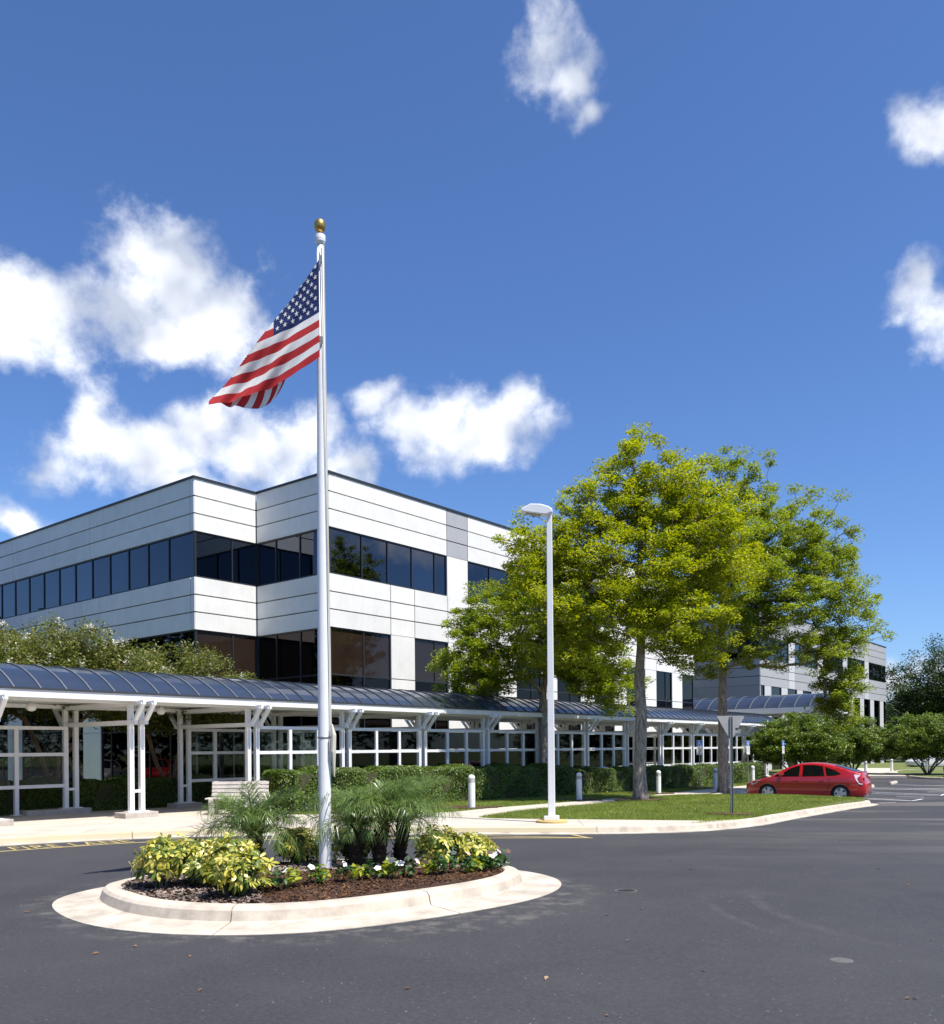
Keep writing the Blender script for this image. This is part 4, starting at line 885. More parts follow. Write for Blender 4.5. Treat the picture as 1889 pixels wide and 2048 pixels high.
def car_hw(x, z):
    plan = 0.862 - 0.20 * max(0, (0.75 - x) / 0.75) ** 2.2 - 0.15 * max(0, (x - 3.7) / 0.75) ** 2.2
    if z > 0.92: plan -= 0.40 * (z - 0.92) ** 1.15 + 0.012
    if z < 0.5: plan -= 0.25 * (0.5 - z) ** 1.6
    return plan + 0.012 * math.exp(-((z - 0.72) / 0.06) ** 2)
def build_car():
    r = empty('parked_car')
    top = [(p[0], p[1]) for p in TOPC]
    edge = [(x, z - (0.03 if 0.3 < x < 4.2 else 0.02)) for x, z in top]
    wf, wr, wrad = 0.88, 3.58, 0.345
    def arch(cx): return [(cx + wrad * math.cos(a), 0.31 + wrad * math.sin(a)) for a in [math.pi * k / 12 for k in range(13)]]
    outl = [(0.02, 0.24)] + edge + [(4.44, 0.30), (4.38, 0.22)] + [(wr + wrad, 0.19)] + arch(wr) + [(wr - wrad, 0.17), (wf + wrad, 0.17)] + arch(wf) + [(wf - wrad, 0.19)]
    n = len(outl); pts = [Vector(p) for p in outl]
    gx, gy = np.meshgrid(np.arange(0.08, 4.45, 0.075), np.arange(0.2, 1.47, 0.06)); gx, gy = gx.ravel(), gy.ravel(); k = inside(outl, gx, gy)
    ok = [i for i in np.where(k)[0] if min((gx[i] - p[0]) ** 2 + (gy[i] - p[1]) ** 2 for p in outl) > 0.0008]
    pts += [Vector((float(gx[i]), float(gy[i]))) for i in ok]
    vs, es, fs, *_ = delaunay_2d_cdt(pts, [], [list(range(n))], 1, 1e-5)
    m = MB()
    for s in (-1, 1): m.add([(v.x, s * car_hw(v.x, v.y), v.y) for v in vs], [tuple(f) if s < 0 else tuple(reversed(f)) for f in fs])
    nx = 10; cv = []
    full = [(0.02, 0.24)] + edge + [(4.44, 0.30), (4.38, 0.22)]; tp = [(0.02, 0.24)] + top + [(4.44, 0.30), (4.38, 0.22)]
    for (x, z), (xt, zt) in zip(full, tp):
        w = car_hw(x, z)
        for j in range(nx + 1):
            q = -1 + 2 * j / nx; bow = (1 - abs(q) ** 2.6); fx = -0.10 * bow if x < 0.5 else (0.05 * bow if x > 4.2 else 0)
            cv.append((x + fx * (1 if x < 0.3 or x > 4.2 else 0.3), q * w, z + (zt - z + 0.012) * bow))
    c = nx + 1; m.add(cv, [(i * c + j, i * c + j + 1, (i + 1) * c + j + 1, (i + 1) * c + j) for i in range(len(full) - 1) for j in range(nx)])
    body = m.build('body', M['car'], r, smooth=True)
    bm = bmesh.new(); bm.from_mesh(body.data); bmesh.ops.remove_doubles(bm, verts=bm.verts, dist=0.004); bmesh.ops.recalc_face_normals(bm, faces=bm.faces); bm.to_mesh(body.data); bm.free()
    body.data.polygons.foreach_set('use_smooth', [True] * len(body.data.polygons))
    MB().box(0.25, 4.2, -0.72, 0.72, 0.16, 0.55).build('underbody', M['black'], r)
    # glazing
    def side_poly(name, poly, mat, off=0.006, par=r):
        P = [Vector(p) for p in poly]; n_ = len(P)
        a = np.array(poly); gx, gy = np.meshgrid(np.arange(a[:, 0].min(), a[:, 0].max(), 0.08), np.arange(a[:, 1].min(), a[:, 1].max(), 0.06)); gx, gy = gx.ravel(), gy.ravel(); k = inside(poly, gx, gy)
        P += [Vector((float(x), float(y))) for x, y in zip(gx[k], gy[k])]
        vs, es, fs, *_ = delaunay_2d_cdt(P, [], [list(range(n_))], 1, 1e-5)
        for s in (-1, 1): MB().add([(v.x, s * (car_hw(v.x, v.y) + off), v.y) for v in vs], [tuple(f) if s < 0 else tuple(reversed(f)) for f in fs]).build(name, mat, par, smooth=True)
    wb = 0.945
    side_poly('window', [(1.42, wb), (2.08, wb + 0.01), (2.10, 1.375), (1.98, 1.345), (1.72, 1.245), (1.5, 1.10)], M['car_glass'])
    side_poly('window', [(2.20, wb + 0.012), (3.02, wb + 0.03), (2.94, 1.345), (2.6, 1.395), (2.21, 1.39)], M['car_glass'])
    side_poly('window', [(3.09, wb + 0.035), (3.38, wb + 0.05), (3.58, wb + 0.10), (3.62, 1.06), (3.4, 1.19), (3.02, 1.325)], M['car_glass'])
    side_poly('window', [(1.14, wb - 0.005), (1.36, wb - 0.002), (1.44, 1.08), (1.34, 1.06), (1.2, 0.99)], M['car_glass'])
    def seam(pts, w=0.012):
        for s in (-1, 1):
            m = MB()
            for a, b in zip(pts[:-1], pts[1:]):
                pa = [(p[0], s * (car_hw(*p) + 0.003), p[1]) for p in (a, b)]; m.bar(pa[0], pa[1], w, 0.004, up=(0, s, 0))
            m.build('door_seam', M['trim'], r)
    seam([(1.38, 0.93), (1.3, 0.7), (1.3, 0.45), (1.36, 0.28), (2.14, 0.26), (2.16, 0.6), (2.14, 0.95)]); seam([(2.16, 0.27), (2.95, 0.28), (3.12, 0.45), (3.22, 0.68), (3.2, 0.9)])
    for x in (1.98, 2.92):
        for s in (-1, 1): MB().obox((x, s * (car_hw(x, 0.79) + 0.012), 0.79), (0.085, 0, 0), (0, 0.014, 0), (0, 0, 0.016)).build('door_handle', M['car'], r, bevel=0.006)
    for s in (-1, 1): MB().prism([(1.36, 0.97), (1.33, 1.03), (1.40, 1.10), (1.50, 1.10), (1.53, 1.03), (1.5, 0.98)], (0, 1, 0), (0, 0, 0), (1, 0, 0), (0, 0, 1), s * 0.86 if s > 0 else -1.0, 1.0 if s > 0 else -0.86).build('mirror', M['car'], r, bevel=0.02)
    def top_patch(name, x0, x1, wfrac, mat, nn=8, off=0.012):
        m = MB(); vs = []
        for i in range(nn + 1):
            x = x0 + (x1 - x0) * i / nn; zt = ip(top, x); w = car_hw(x, zt - 0.03) * wfrac
            for j in range(9):
                q = -1 + j / 4; vs.append((x, q * w, zt - 0.03 + 0.042 * (1 - abs(q * wfrac) ** 2.6) + off))
        m.add(vs, [(i * 9 + j, i * 9 + j + 1, (i + 1) * 9 + j + 1, (i + 1) * 9 + j) for i in range(nn) for j in range(8)]); m.build(name, mat, r, smooth=True)
    top_patch('windscreen', 1.02, 1.9, 0.88, M['car_glass']); top_patch('rear_window', 3.35, 4.12, 0.86, M['car_glass'])
    MB().add([(4.315, -0.5, 1.05), (4.315, 0.5, 1.05), (4.385, 0.5, 0.90), (4.385, -0.5, 0.90)], [(0, 3, 2, 1)]).build('rear_window', M['car_glass'], r)
    MB().obox((4.24, 0, 1.115), (0.07, 0, 0.0), (0, 0.62, 0), (0, 0, 0.018)).build('spoiler', M['car'], r, bevel=0.012)
    for s in (-1, 1):
        side = [(4.06, 1.04), (4.26, 1.03), (4.36, 0.80), (4.37, 0.66), (4.24, 0.68), (4.13, 0.84)]
        m = MB(); vs = [(x, s * (car_hw(x, z) + 0.008), z) for x, z in side]; m.add(vs, [tuple(range(6)) if s < 0 else tuple(reversed(range(6)))]); m.build('tail_lamp', M['lamp_clear'], r)
        m = MB(); m.obox((4.385, s * 0.62, 0.80), (0.02, 0, 0), (0, 0.09, 0), (0, 0, 0.12)); m.build('tail_lamp', M['lamp_red'], r, bevel=0.01)
        hl = [(0.20, 0.68), (0.5, 0.80), (0.62, 0.80), (0.42, 0.66), (0.25, 0.60)]
        m = MB(); vs = [(x, s * (car_hw(x, z) + 0.008), z) for x, z in hl]; m.add(vs, [tuple(range(5)) if s < 0 else tuple(reversed(range(5)))]); m.build('headlight', M['lamp_clear'], r)
    MB().box(4.46, 4.475, -0.26, 0.26, 0.60, 0.73).build('number_plate', M['white_sign'], r); MB().box(4.40, 4.462, -0.62, 0.62, 0.27, 0.33).build('bumper_strip', M['trim'], r)
    MB().box(4.02, 4.44, -0.79, -0.7, 0.17, 0.21).build('bumper_lip', M['trim'], r)
    # wheels
    tyre = MB().lathe([(0.215, -0.10), (0.29, -0.105), (0.315, -0.085), (0.32, -0.04), (0.32, 0.04), (0.315, 0.085), (0.29, 0.105), (0.215, 0.10)], n=32).mesh('tyre', M['black'], True)
    rm = MB(); rm.lathe([(0.222, 0.098), (0.215, 0.106), (0.195, 0.10), (0.192, 0.05), (0.03, 0.045)], n=32)
    sp = MB()
    for k in range(5):
        a = 2 * math.pi * k / 5; d = Vector((math.cos(a), math.sin(a), 0)); e = Vector((-math.sin(a), math.cos(a), 0))
        sp.add([tuple(d * 0.03 + e * 0.05 + Vector((0, 0, 0.112))), tuple(d * 0.03 - e * 0.05 + Vector((0, 0, 0.112))), tuple(d * 0.2 - e * 0.068 + Vector((0, 0, 0.108))), tuple(d * 0.2 + e * 0.068 + Vector((0, 0, 0.108)))], [(0, 1, 2, 3)])
    sp.lathe([(0.06, 0.09), (0.055, 0.108), (0.0001, 0.112)], n=16); sp_me = sp.mesh('spokes', M['rim'])
    rim_me = rm.mesh('rim', [pmat('dark_rim', (0.05, 0.05, 0.052), 0.5)]); lip = MB().lathe([(0.222, 0.100), (0.216, 0.109), (0.188, 0.104), (0.188, 0.09)], n=32).mesh('rim_lip', M['rim'], True)
    for cx in (wf, wr):
        for s in (-1, 1):
            w = link('wheel', tyre, r); w.location = (cx, s * 0.735, 0.315); w.rotation_euler.x = R(90) if s < 0 else R(-90)
            for nm, me in (('rim', rim_me), ('spokes', sp_me), ('rim_lip', lip)): link(nm, me, w)
            MB().lathe([(0.345, -0.02), (0.345, 0.30), (0.0001, 0.30)], n=24).build('wheel_well', M['black'], r).matrix_local = Matrix.Translation((cx, s * (0.80), 0.31)) @ Matrix.Rotation(R(90) if s > 0 else R(-90), 4, 'X')
    return r
car = build_car()
tag(car, 'red five-door hatchback parked in the bay beyond the lawn', 'car')
cdir = Vector((0.84, -0.543)); cfx, cfy = 10.95, 35.55      # nose position; body runs toward +cdir
side = Vector((0.543, 0.84))
nose = Vector((cfx, cfy)) + side * 0.86
car.location = (nose.x, nose.y, g(13, 34.5) - 0.06); car.rotation_euler.z = math.atan2(cdir.y, cdir.x)

# cars parked left of the building; the photograph shows them only as reflections in its dark glass
def repaint(o, col, name):
    m = pmat(name, col, 0.28, coat=1.0)
    for ch in o.children:
        if ch.data and ch.data.materials and ch.data.materials[0] == M['car']: ch.material_slots[0].link = 'OBJECT'; ch.material_slots[0].material = m
for i, (x, y, col, nm) in enumerate([(-29.0, 37.5, (0.03, 0.045, 0.10), 'dark blue'), (-29.2, 40.7, (0.42, 0.02, 0.02), 'maroon'), (-29.0, 44.0, (0.45, 0.45, 0.46), 'silver'), (-29.1, 47.2, (0.02, 0.02, 0.022), 'black')]):
    c = copy_tree(car); c.location = (x, y, g(x, y)); c.rotation_euler.z = R(180 + (-2 + i)); repaint(c, col, nm.replace(' ', '_') + '_paint'); tag(c, nm + ' car parked left of the building, mirrored in its ground-floor glass', 'car', 'cars parked left of the building')
c = copy_tree(car); c.location = (40.0, 81.0, g(40, 81) + 0.02); c.rotation_euler.z = R(8); repaint(c, (0.7, 0.7, 0.71), 'pearl_white'); tag(c, 'white car half hidden behind the stems of the far right shrub', 'car')
# ------------------------------------------------------------------ vegetation
def unit(n, rs):
    v = rs.randn(n, 3); return v / np.linalg.norm(v, axis=1)[:, None]
def leaf_mesh(name, c, size, mat, rs, aspect=0.5, up=0.6, fold=0.25, outward=None):
    n = len(c); nr = unit(n, rs); nr[:, 2] = np.abs(nr[:, 2]) * 0.6 + up
    if outward is not None: nr += outward
    nr /= np.linalg.norm(nr, axis=1)[:, None]
    a = np.cross(nr, unit(n, rs)); a /= np.linalg.norm(a, axis=1)[:, None] + 1e-9; b = np.cross(nr, a)
    L_ = (size * (0.6 + 0.8 * rs.rand(n)))[:, None]; W_ = L_ * aspect
    v = np.stack([c - a * L_ * 0.5, c + b * W_ * 0.5 + nr * L_ * fold * 0.3, c + a * L_ * 0.55 - nr * L_ * 0.1, c - b * W_ * 0.5 + nr * L_ * fold * 0.3], 1).reshape(-1, 3)
    return np_mesh(name, v, np.arange(4 * n).reshape(n, 4), mat)
def branch_skeleton(start_nodes, tips, rs, droop=0.0, step=0.7):
    """start_nodes: list of (pos, parent index); returns nodes, parents"""
    pos = [np.array(p, float) for p, _ in start_nodes]; par = [q for _, q in start_nodes]
    root = pos[-1]; order = np.argsort(np.linalg.norm(tips - root, axis=1) + rs.rand(len(tips)) * 0.8)
    for i in order:
        t = tips[i]; P = np.array(pos); d = t - P; dist = np.linalg.norm(d, axis=1)
        cost = dist + np.clip(P[:, 2] - t[2] + 0.15, 0, None) * 1.4
        cost[: max(1, len(start_nodes) - 6)] += 3.0
        j = int(np.argmin(cost)); n = max(2, int(dist[j] / step)); a = pos[j]; pr = j
        off = rs.randn(3) * 0.10 * dist[j]; off[2] = abs(off[2]) * 0.6
        for k in range(1, n + 1):
            s = k / n; p = a + (t - a) * s + off * math.sin(math.pi * s) + (rs.randn(3) * 0.03 if k < n else 0)
            pos.append(p); par.append(pr); pr = len(pos) - 1
    return np.array(pos), par
def limb_mesh(name, pos, par, r_tip, expo, mat, r_max, lock=None):
    n = len(pos); acc = np.zeros(n); kids = [[] for _ in range(n)]
    for i, p in enumerate(par):
        if p >= 0: kids[p].append(i)
    for i in range(n - 1, -1, -1):
        acc[i] = r_tip ** expo if not kids[i] else sum(acc[k] for k in kids[i])
    rad = np.minimum(acc ** (1 / expo), r_max)
    if lock is not None:
        for i, r_ in lock.items(): rad[i] = r_
    m = MB(); done = set()
    for i in range(n):
        if i and par[i] >= 0 and len(kids[par[i]]) and max(kids[par[i]], key=lambda k: rad[k]) == i and par[i] not in (-1,): continue
        chain = ([par[i]] if par[i] >= 0 else []) + [i]; c = i
        while kids[c]:
            c = max(kids[c], key=lambda k: rad[k]); chain.append(c)
        if len(chain) < 2: continue
        rr = [rad[k] for k in chain]
        if par[i] >= 0: rr[0] = min(rad[par[i]], rr[1] * 1.15)
        ns = 12 if rr[1] > 0.08 else (7 if rr[1] > 0.03 else 4)
        m.tube([pos[k] for k in chain], rr, ns, cap=True)
    return m.mesh(name, mat, True)
def make_tree(name, base, trunk, lobes, nclump, nleaf, leaf, lmat, bark, seed, r_tip=0.012, r_max=0.3, clump_r=0.38, flat=0.6, label='', cat='tree', group=None, trunk_r=None, expo=2.35, aspect=0.45):
    rs = np.random.RandomState(seed); base = np.array(base, float)
    root = tag(empty(name, tuple(base)), label, cat, group)
    w = np.array([l[3] * l[4] * l[5] for l in lobes]); w = w / w.sum(); tips = []
    for l, k in zip(lobes, rs.multinomial(nclump, w)):
        d = unit(k, rs); r_ = rs.rand(k) ** 0.42; r_ = np.where(rs.rand(k) < 0.14, 1.0 + 0.28 * rs.rand(k), r_); tips.append(np.array(l[:3]) + d * r_[:, None] * np.array(l[3:6]))
    tips = np.concatenate(tips)
    start = [(p, i - 1) for i, p in enumerate(trunk)]
    pos, par = branch_skeleton(start, tips, rs)
    lock = {i: trunk_r[i] for i in range(len(trunk))} if trunk_r else None
    link('trunk', limb_mesh('trunk', pos, par, r_tip, expo, bark, r_max, lock), root)
    k = np.repeat(np.arange(len(tips)), nleaf); cs = clump_r * (0.65 + 0.7 * rs.rand(len(tips)))
    d = unit(len(k), rs) * (rs.rand(len(k)) ** 0.5)[:, None]; d[:, 2] *= flat
    lv = tips[k] + d * cs[k][:, None]
    # leaves along the outer twigs too
    c = tag(link('crown', leaf_mesh('crown', lv, leaf, lmat, rs, aspect, up=0.85), root), kind='stuff')
    return root
M['oak_a'] = leafmat('oak_leaves_olive', [(0.14, 0.20, 0.016), (0.27, 0.335, 0.024), (0.40, 0.435, 0.034), (0.52, 0.49, 0.045)], 0.42, 0.4, 0.4)
M['oak_b'] = leafmat('oak_leaves_green', [(0.115, 0.18, 0.02), (0.215, 0.285, 0.03), (0.31, 0.365, 0.042), (0.36, 0.40, 0.06)], 0.42, 0.4, 0.4)
M['oak_c'] = leafmat('oak_leaves_yellow', [(0.10, 0.185, 0.016), (0.20, 0.285, 0.024), (0.30, 0.37, 0.03), (0.45, 0.44, 0.04)], 0.42, 0.4, 0.4)
M['dark_leaf'] = leafmat('dark_leaves', [(0.018, 0.04, 0.010), (0.03, 0.06, 0.014), (0.045, 0.08, 0.018), (0.07, 0.10, 0.025)], 0.3)
M['hedge_leaf'] = leafmat('hedge_leaves', [(0.035, 0.078, 0.014), (0.075, 0.135, 0.02), (0.12, 0.185, 0.026), (0.21, 0.25, 0.045)], 0.3, 0.4)
M['myrtle_leaf'] = leafmat('myrtle_leaves', [(0.07, 0.10, 0.02), (0.13, 0.165, 0.03), (0.19, 0.21, 0.045), (0.25, 0.21, 0.07)], 0.35)
M['shrub_leaf'] = leafmat('shrub_leaves', [(0.05, 0.10, 0.016), (0.10, 0.165, 0.022), (0.15, 0.215, 0.028), (0.22, 0.26, 0.04)], 0.3)

def T(bx, by, pts):     # crown lobes given as (dx, dy, z, rx, ry, rz)
    return [tuple(p) for p in pts]
tz = lambda x, y: float(lz(x, y)) + 0.12
# middle tree
b2 = (5.69, 30.0); z2 = tz(*b2)
make_tree('oak_tree', (*b2, z2), [(0, 0, -0.1), (0.0, 0, 0.25), (-0.02, 0, 1.0), (0.03, 0.0, 2.0), (0.06, 0, 3.0), (0.0, 0.05, 4.1), (0.08, 0.1, 5.2), (0.12, 0.1, 6.4), (0.05, 0.1, 7.6), (0.1, 0, 8.8), (0, 0, 10.0), (-0.1, 0, 11.2)],
    [(-3.3, 0, 8.3, 1.5, 1.8, 1.3), (-2.6, -0.2, 7.0, 1.9, 2.2, 1.6), (-1.3, 0.3, 9.2, 1.9, 2.2, 1.6), (0.1, 0, 10.9, 1.5, 1.7, 1.35), (1.6, 0, 9.9, 1.7, 2.0, 1.5), (2.5, -0.2, 8.0, 1.7, 2.2, 1.7), (0.3, -1.2, 7.4, 2.4, 1.6, 2.0), (-1.4, -1.0, 6.0, 1.9, 1.7, 1.0), (1.0, -1.0, 5.9, 1.9, 1.8, 1.0), (-0.1, 0, 12.0, 0.4, 0.4, 0.9), (-1.9, -0.7, 5.1, 1.6, 1.4, 0.75), (1.7, -0.5, 5.2, 1.6, 1.4, 0.75)],
    1060, 140, 0.105, M['oak_a'], M['bark'], 11, r_max=0.16, label='tall olive-green oak with the thick grey trunk, middle of the three', group='oaks on the lawn',
    trunk_r=[0.32, 0.255, 0.215, 0.20, 0.19, 0.17, 0.14, 0.12, 0.10, 0.08, 0.055, 0.03])
b3 = (10.66, 37.6); z3 = tz(*b3)
make_tree('oak_tree', (*b3, z3), [(0, 0, -0.1), (0.0, 0, 0.3), (0.0, 0, 1.2), (0.0, 0, 2.4), (0.0, 0, 3.6), (0.0, 0, 4.8), (0.05, 0.1, 6.2), (0.0, 0.2, 7.6), (0.1, 0.2, 9.2), (0, 0.1, 10.8), (0.1, 0, 12.4)],
    [(0.3, 0, 12.8, 1.9, 2.0, 1.5), (-1.6, 0, 11.2, 2.0, 2.2, 1.6), (2.6, 0, 11.2, 2.0, 2.2, 1.7), (4.4, 0.2, 9.7, 1.7, 2.0, 1.6), (5.6, 0, 7.6, 1.5, 1.7, 1.3), (2.6, -1.2, 8.2, 2.2, 1.8, 2.0), (0.2, -1.2, 8.6, 2.2, 1.8, 2.0), (1.3, -1.3, 6.1, 1.9, 1.5, 0.9), (3.6, -0.6, 6.0, 1.4, 1.4, 1.0), (-2.4, 0.2, 7.9, 1.7, 1.9, 1.6), (5.1, 0.2, 4.4, 1.0, 1.0, 1.5), (4.9, -0.3, 4.0, 0.9, 0.9, 1.3), (4.7, -0.2, 4.9, 0.9, 0.9, 1.0), (5.2, 0.1, 4.2, 1.0, 0.9, 1.3), (4.6, 0, 6.2, 1.3, 1.2, 1.1), (-0.4, -1.6, 10.2, 2.2, 1.4, 1.7), (-1.2, -0.6, 5.2, 1.1, 1.0, 0.6)],
    1120, 140, 0.115, M['oak_b'], M['bark'], 23, r_max=0.15, label='tall fresh-green oak with a forked trunk behind the triangular sign, rightmost of the three', group='oaks on the lawn',
    trunk_r=[0.30, 0.24, 0.215, 0.205, 0.19, 0.16, 0.14, 0.12, 0.10, 0.07, 0.04])
b1 = (2.9, 35.2); z1 = tz(*b1)
make_tree('oak_tree', (*b1, z1), [(0, 0, -0.1), (0, 0, 0.3), (0.0, 0, 1.2), (-0.03, 0, 2.2), (-0.08, 0, 3.1), (-0.05, 0, 4.0), (0.1, 0.1, 5.4), (0, 0, 6.8)],
    [(-2.7, -0.3, 5.1, 1.5, 1.8, 1.5), (-1.9, 0, 6.9, 1.6, 1.8, 1.3), (-0.4, 0, 8.0, 1.6, 1.8, 1.2), (0.3, -0.6, 6.2, 1.8, 1.8, 1.3), (1.7, 0.2, 5.2, 1.7, 1.7, 1.3), (2.6, 0.3, 4.2, 1.3, 1.4, 0.9), (-3.2, -0.4, 4.0, 0.9, 1.0, 0.9), (-0.9, -0.9, 5.0, 1.5, 1.2, 0.8)],
    740, 140, 0.105, M['oak_c'], M['bark'], 37, r_max=0.13, label='shorter spreading oak behind the lamp post, leftmost of the three', group='oaks on the lawn',
    trunk_r=[0.30, 0.24, 0.21, 0.195, 0.18, 0.14, 0.10, 0.06])

# crape myrtles behind the walkway
def myrtle(t, v, h, rx, seed, label, lean=0.0):
    x, y = wl(t, v); zb_ = g(x, y) + 0.12; rs = np.random.RandomState(seed)
    root = tag(empty('crape_myrtle', (x, y, zb_)), label, 'tree', 'crape myrtles behind the walkway')
    nst = 5; tips = []
    lobes = [(0, 0, h - 1.2, rx, rx * 0.85, 1.15), (rx * 0.45, 0.2, h - 1.75, rx * 0.8, rx * 0.7, 1.0), (-rx * 0.5, -0.2, h - 1.6, rx * 0.8, rx * 0.7, 1.0), (0, -rx * 0.35, h - 2.0, rx * 0.8, rx * 0.6, 0.8)]
    for l in lobes:
        d = unit(150, rs); tips.append(np.array(l[:3]) + d * (rs.rand(150) ** 0.36)[:, None] * np.array(l[3:6]))
    tips = np.concatenate(tips); m_pos = [np.array((0, 0, -0.1.__abs__() * -1))]; m_par = [-1]
    for k in range(nst):
        a = 2 * math.pi * k / nst + rs.rand(); pr = 0
        for j in range(1, 6):
            s = j / 5; m_pos.append(np.array((math.cos(a) * 0.75 * s ** 1.4 + 0.05 * rs.randn(), math.sin(a) * 0.75 * s ** 1.4 + 0.05 * rs.randn(), s * (h - 2.9)))); m_par.append(pr); pr = len(m_pos) - 1
    start = list(zip(m_pos, m_par))
    pos = [np.array(p, float) for p, _ in start]; par = [q for _, q in start]
    for i in np.argsort(tips[:, 2]):
        P = np.array(pos); dist = np.linalg.norm(tips[i] - P, axis=1) + np.clip(P[:, 2] - tips[i][2], 0, None) * 2; dist[0] += 5; j = int(np.argmin(dist)); a = pos[j]
        mid = (a + tips[i]) / 2 + rs.randn(3) * 0.05; pos += [mid, tips[i]]; par += [j, len(pos) - 2]
    link('trunk', limb_mesh('trunk', np.array(pos), par, 0.009, 2.3, M['bark_red'], 0.075), root)
    k = np.repeat(np.arange(len(tips)), 110); d = unit(len(k), rs) * (rs.rand(len(k)) ** 0.5)[:, None] * 0.36
    tag(link('crown', leaf_mesh('crown', tips[k] + d, 0.085, M['myrtle_leaf'], rs, 0.55), root), kind='stuff')
    # white blossom trusses on the outer shell
    sel = tips[rs.permutation(len(tips))[:90]]; sel = sel[sel[:, 2] > h - 2.0]; fl = []
    for p in sel:
        out = p - np.array((0, 0, h - 1.8)); out /= np.linalg.norm(out) + 1e-6; c = p + out * 0.33 + np.array((0, 0, 0.08)); q = rs.randn(30, 3) * [0.045, 0.045, 0.07]; fl.append(c + q)
    fl = np.concatenate(fl); tag(link('blossom', leaf_mesh('blossom', fl, 0.05, M['blossom'], rs, 0.9), root), 'white flower clusters', kind='stuff')
M['blossom'] = leafmat('white_blossom', [(0.6, 0.56, 0.46), (0.72, 0.7, 0.6), (0.8, 0.78, 0.7)], 0.3, 0.9)
myrtle(4.3, 5.1, 5.15, 2.4, 41, 'crape myrtle with white blossom nearest the flagpole, behind the walkway')
myrtle(0.6, 5.2, 5.5, 2.5, 42, 'crape myrtle with white blossom in the middle, behind the walkway')
myrtle(-3.2, 5.2, 5.6, 2.5, 43, 'crape myrtle with white blossom at the left edge, behind the walkway')
myrtle(-7.6, 5.2, 5.6, 2.3, 44, 'crape myrtle just past the left edge, behind the walkway')

# hedges
def hedge(name, pts, w, h, label, seed, dens=1500, leaf=0.05, z_off=0.12, bump=0.07):
    rs = np.random.RandomState(seed); P = [Vector(p) for p in pts]; root_p = P[0]
    root = tag(empty(name, (root_p.x, root_p.y, g(root_p.x, root_p.y) + z_off)), label, 'hedge')
    tot = sum((b - a).length for a, b in zip(P[:-1], P[1:])); area = tot * (2 * h + w) + 2 * w * h; n = int(area * dens)
    # sample s along, and position around the section perimeter (front, top, back)
    cum = np.cumsum([0] + [(b - a).length for a, b in zip(P[:-1], P[1:])])
    s = rs.rand(n) * (tot + w * 0.8) - w * 0.4; per = rs.rand(n) * (2 * h + w)
    cap = (s < 0) | (s > tot)
    sd = np.where(per < h, -w / 2, np.where(per < h + w, per - h - w / 2, w / 2)); zz = np.where(per < h, per, np.where(per < h + w, h, 2 * h + w - per))
    # rounded corners: pull edges in
    rd = 0.16; cx = np.clip(np.abs(sd) - (w / 2 - rd), 0, None); cz = np.clip(zz - (h - rd), 0, None); kk = np.hypot(cx, cz); ex = np.clip(kk - rd, 0, None) / np.maximum(kk, 1e-6)
    sd = sd - np.sign(sd) * cx * ex; zz = zz - cz * ex
    sc = np.clip(s, 0, tot); over = np.abs(s - sc); sd = np.where(cap, sd * rs.rand(n) * np.sqrt(np.clip(1 - (over / (w * 0.4)) ** 2, 0.1, 1)), sd); 
    dep = -np.abs(rs.randn(n)) * 0.06; bmp = bump * (np.sin(s * 2.3 + zz * 3 + seed) + np.sin(s * 5.1 - zz * 4))
    sd = sd + np.sign(sd) * (dep + bmp) * (np.abs(sd) > w * 0.3); zz = np.maximum(0.03, zz + np.where(np.abs(sd) < w * 0.42, dep + bmp * 0.8, 0))
    idx = np.clip(np.searchsorted(cum, sc, 'right') - 1, 0, len(P) - 2); A = np.array([tuple(p) for p in P]); D = np.diff(A, axis=0); D = D / np.linalg.norm(D, axis=1)[:, None]
    d = D[idx]; nrm = np.stack([-d[:, 1], d[:, 0]], 1); xy = A[idx] + d * (s - cum[idx])[:, None] + nrm * sd[:, None]
    z = gz(xy[:, 0], xy[:, 1]) + z_off + zz; c = np.column_stack([xy, z]) - np.array(root.location)
    outw = np.column_stack([nrm * np.sign(sd)[:, None] * (np.abs(sd) > w * 0.3)[:, None] * 1.1, (np.abs(sd) < w * 0.42) * 0.6])
    tag(link('foliage', leaf_mesh('foliage', c, leaf, M['hedge_leaf'], rs, 0.6, up=0.15, outward=outw), root), kind='stuff')
    m = MB(); a = 0.5 * w - 0.12
    for p, q in zip(P[:-1], P[1:]):
        dd = (q - p).normalized(); nn = Vector((-dd.y, dd.x)); zt = g(p.x, p.y) + z_off; zt2 = g(q.x, q.y) + z_off; vs = []
        for pt, zz_ in ((p, zt), (q, zt2)):
            for sgn in (-1, 1):
                for hz in (-0.1, h - 0.14): e = pt + nn * sgn * a; vs.append((e.x - root.location.x, e.y - root.location.y, zz_ + hz - root.location.z))
        m.add(vs, [(0, 1, 3, 2), (4, 6, 7, 5), (0, 4, 5, 1), (2, 3, 7, 6), (1, 5, 7, 3), (0, 2, 6, 4)])
    m.build('twigs', M['hedge_core'], root)
    return root
M['hedge_core'] = pmat('hedge_twigs', (0.06, 0.06, 0.022), 1.0, var=0.6, vscale=14)
hedge('hedge', [wl(3.7, -1.15), wl(11.0, -1.15), wl(17.6, -1.2)], 1.15, 1.16, 'clipped green hedge behind the palms, in front of the walkway screens', 51, 2100, 0.055)
hedge('hedge', [wl(18.6, -1.0), wl(26.0, -1.0), wl(37.5, -1.1)], 1.1, 1.02, 'clipped green hedge behind the tree trunks running toward the red car', 52, 1700, 0.055)
hedge('hedge', [wl(-12, 4.85), wl(-4, 4.85), wl(5.4, 4.85)], 0.9, 0.92, 'low clipped hedge behind the walkway at the left', 53, 2000, 0.055)
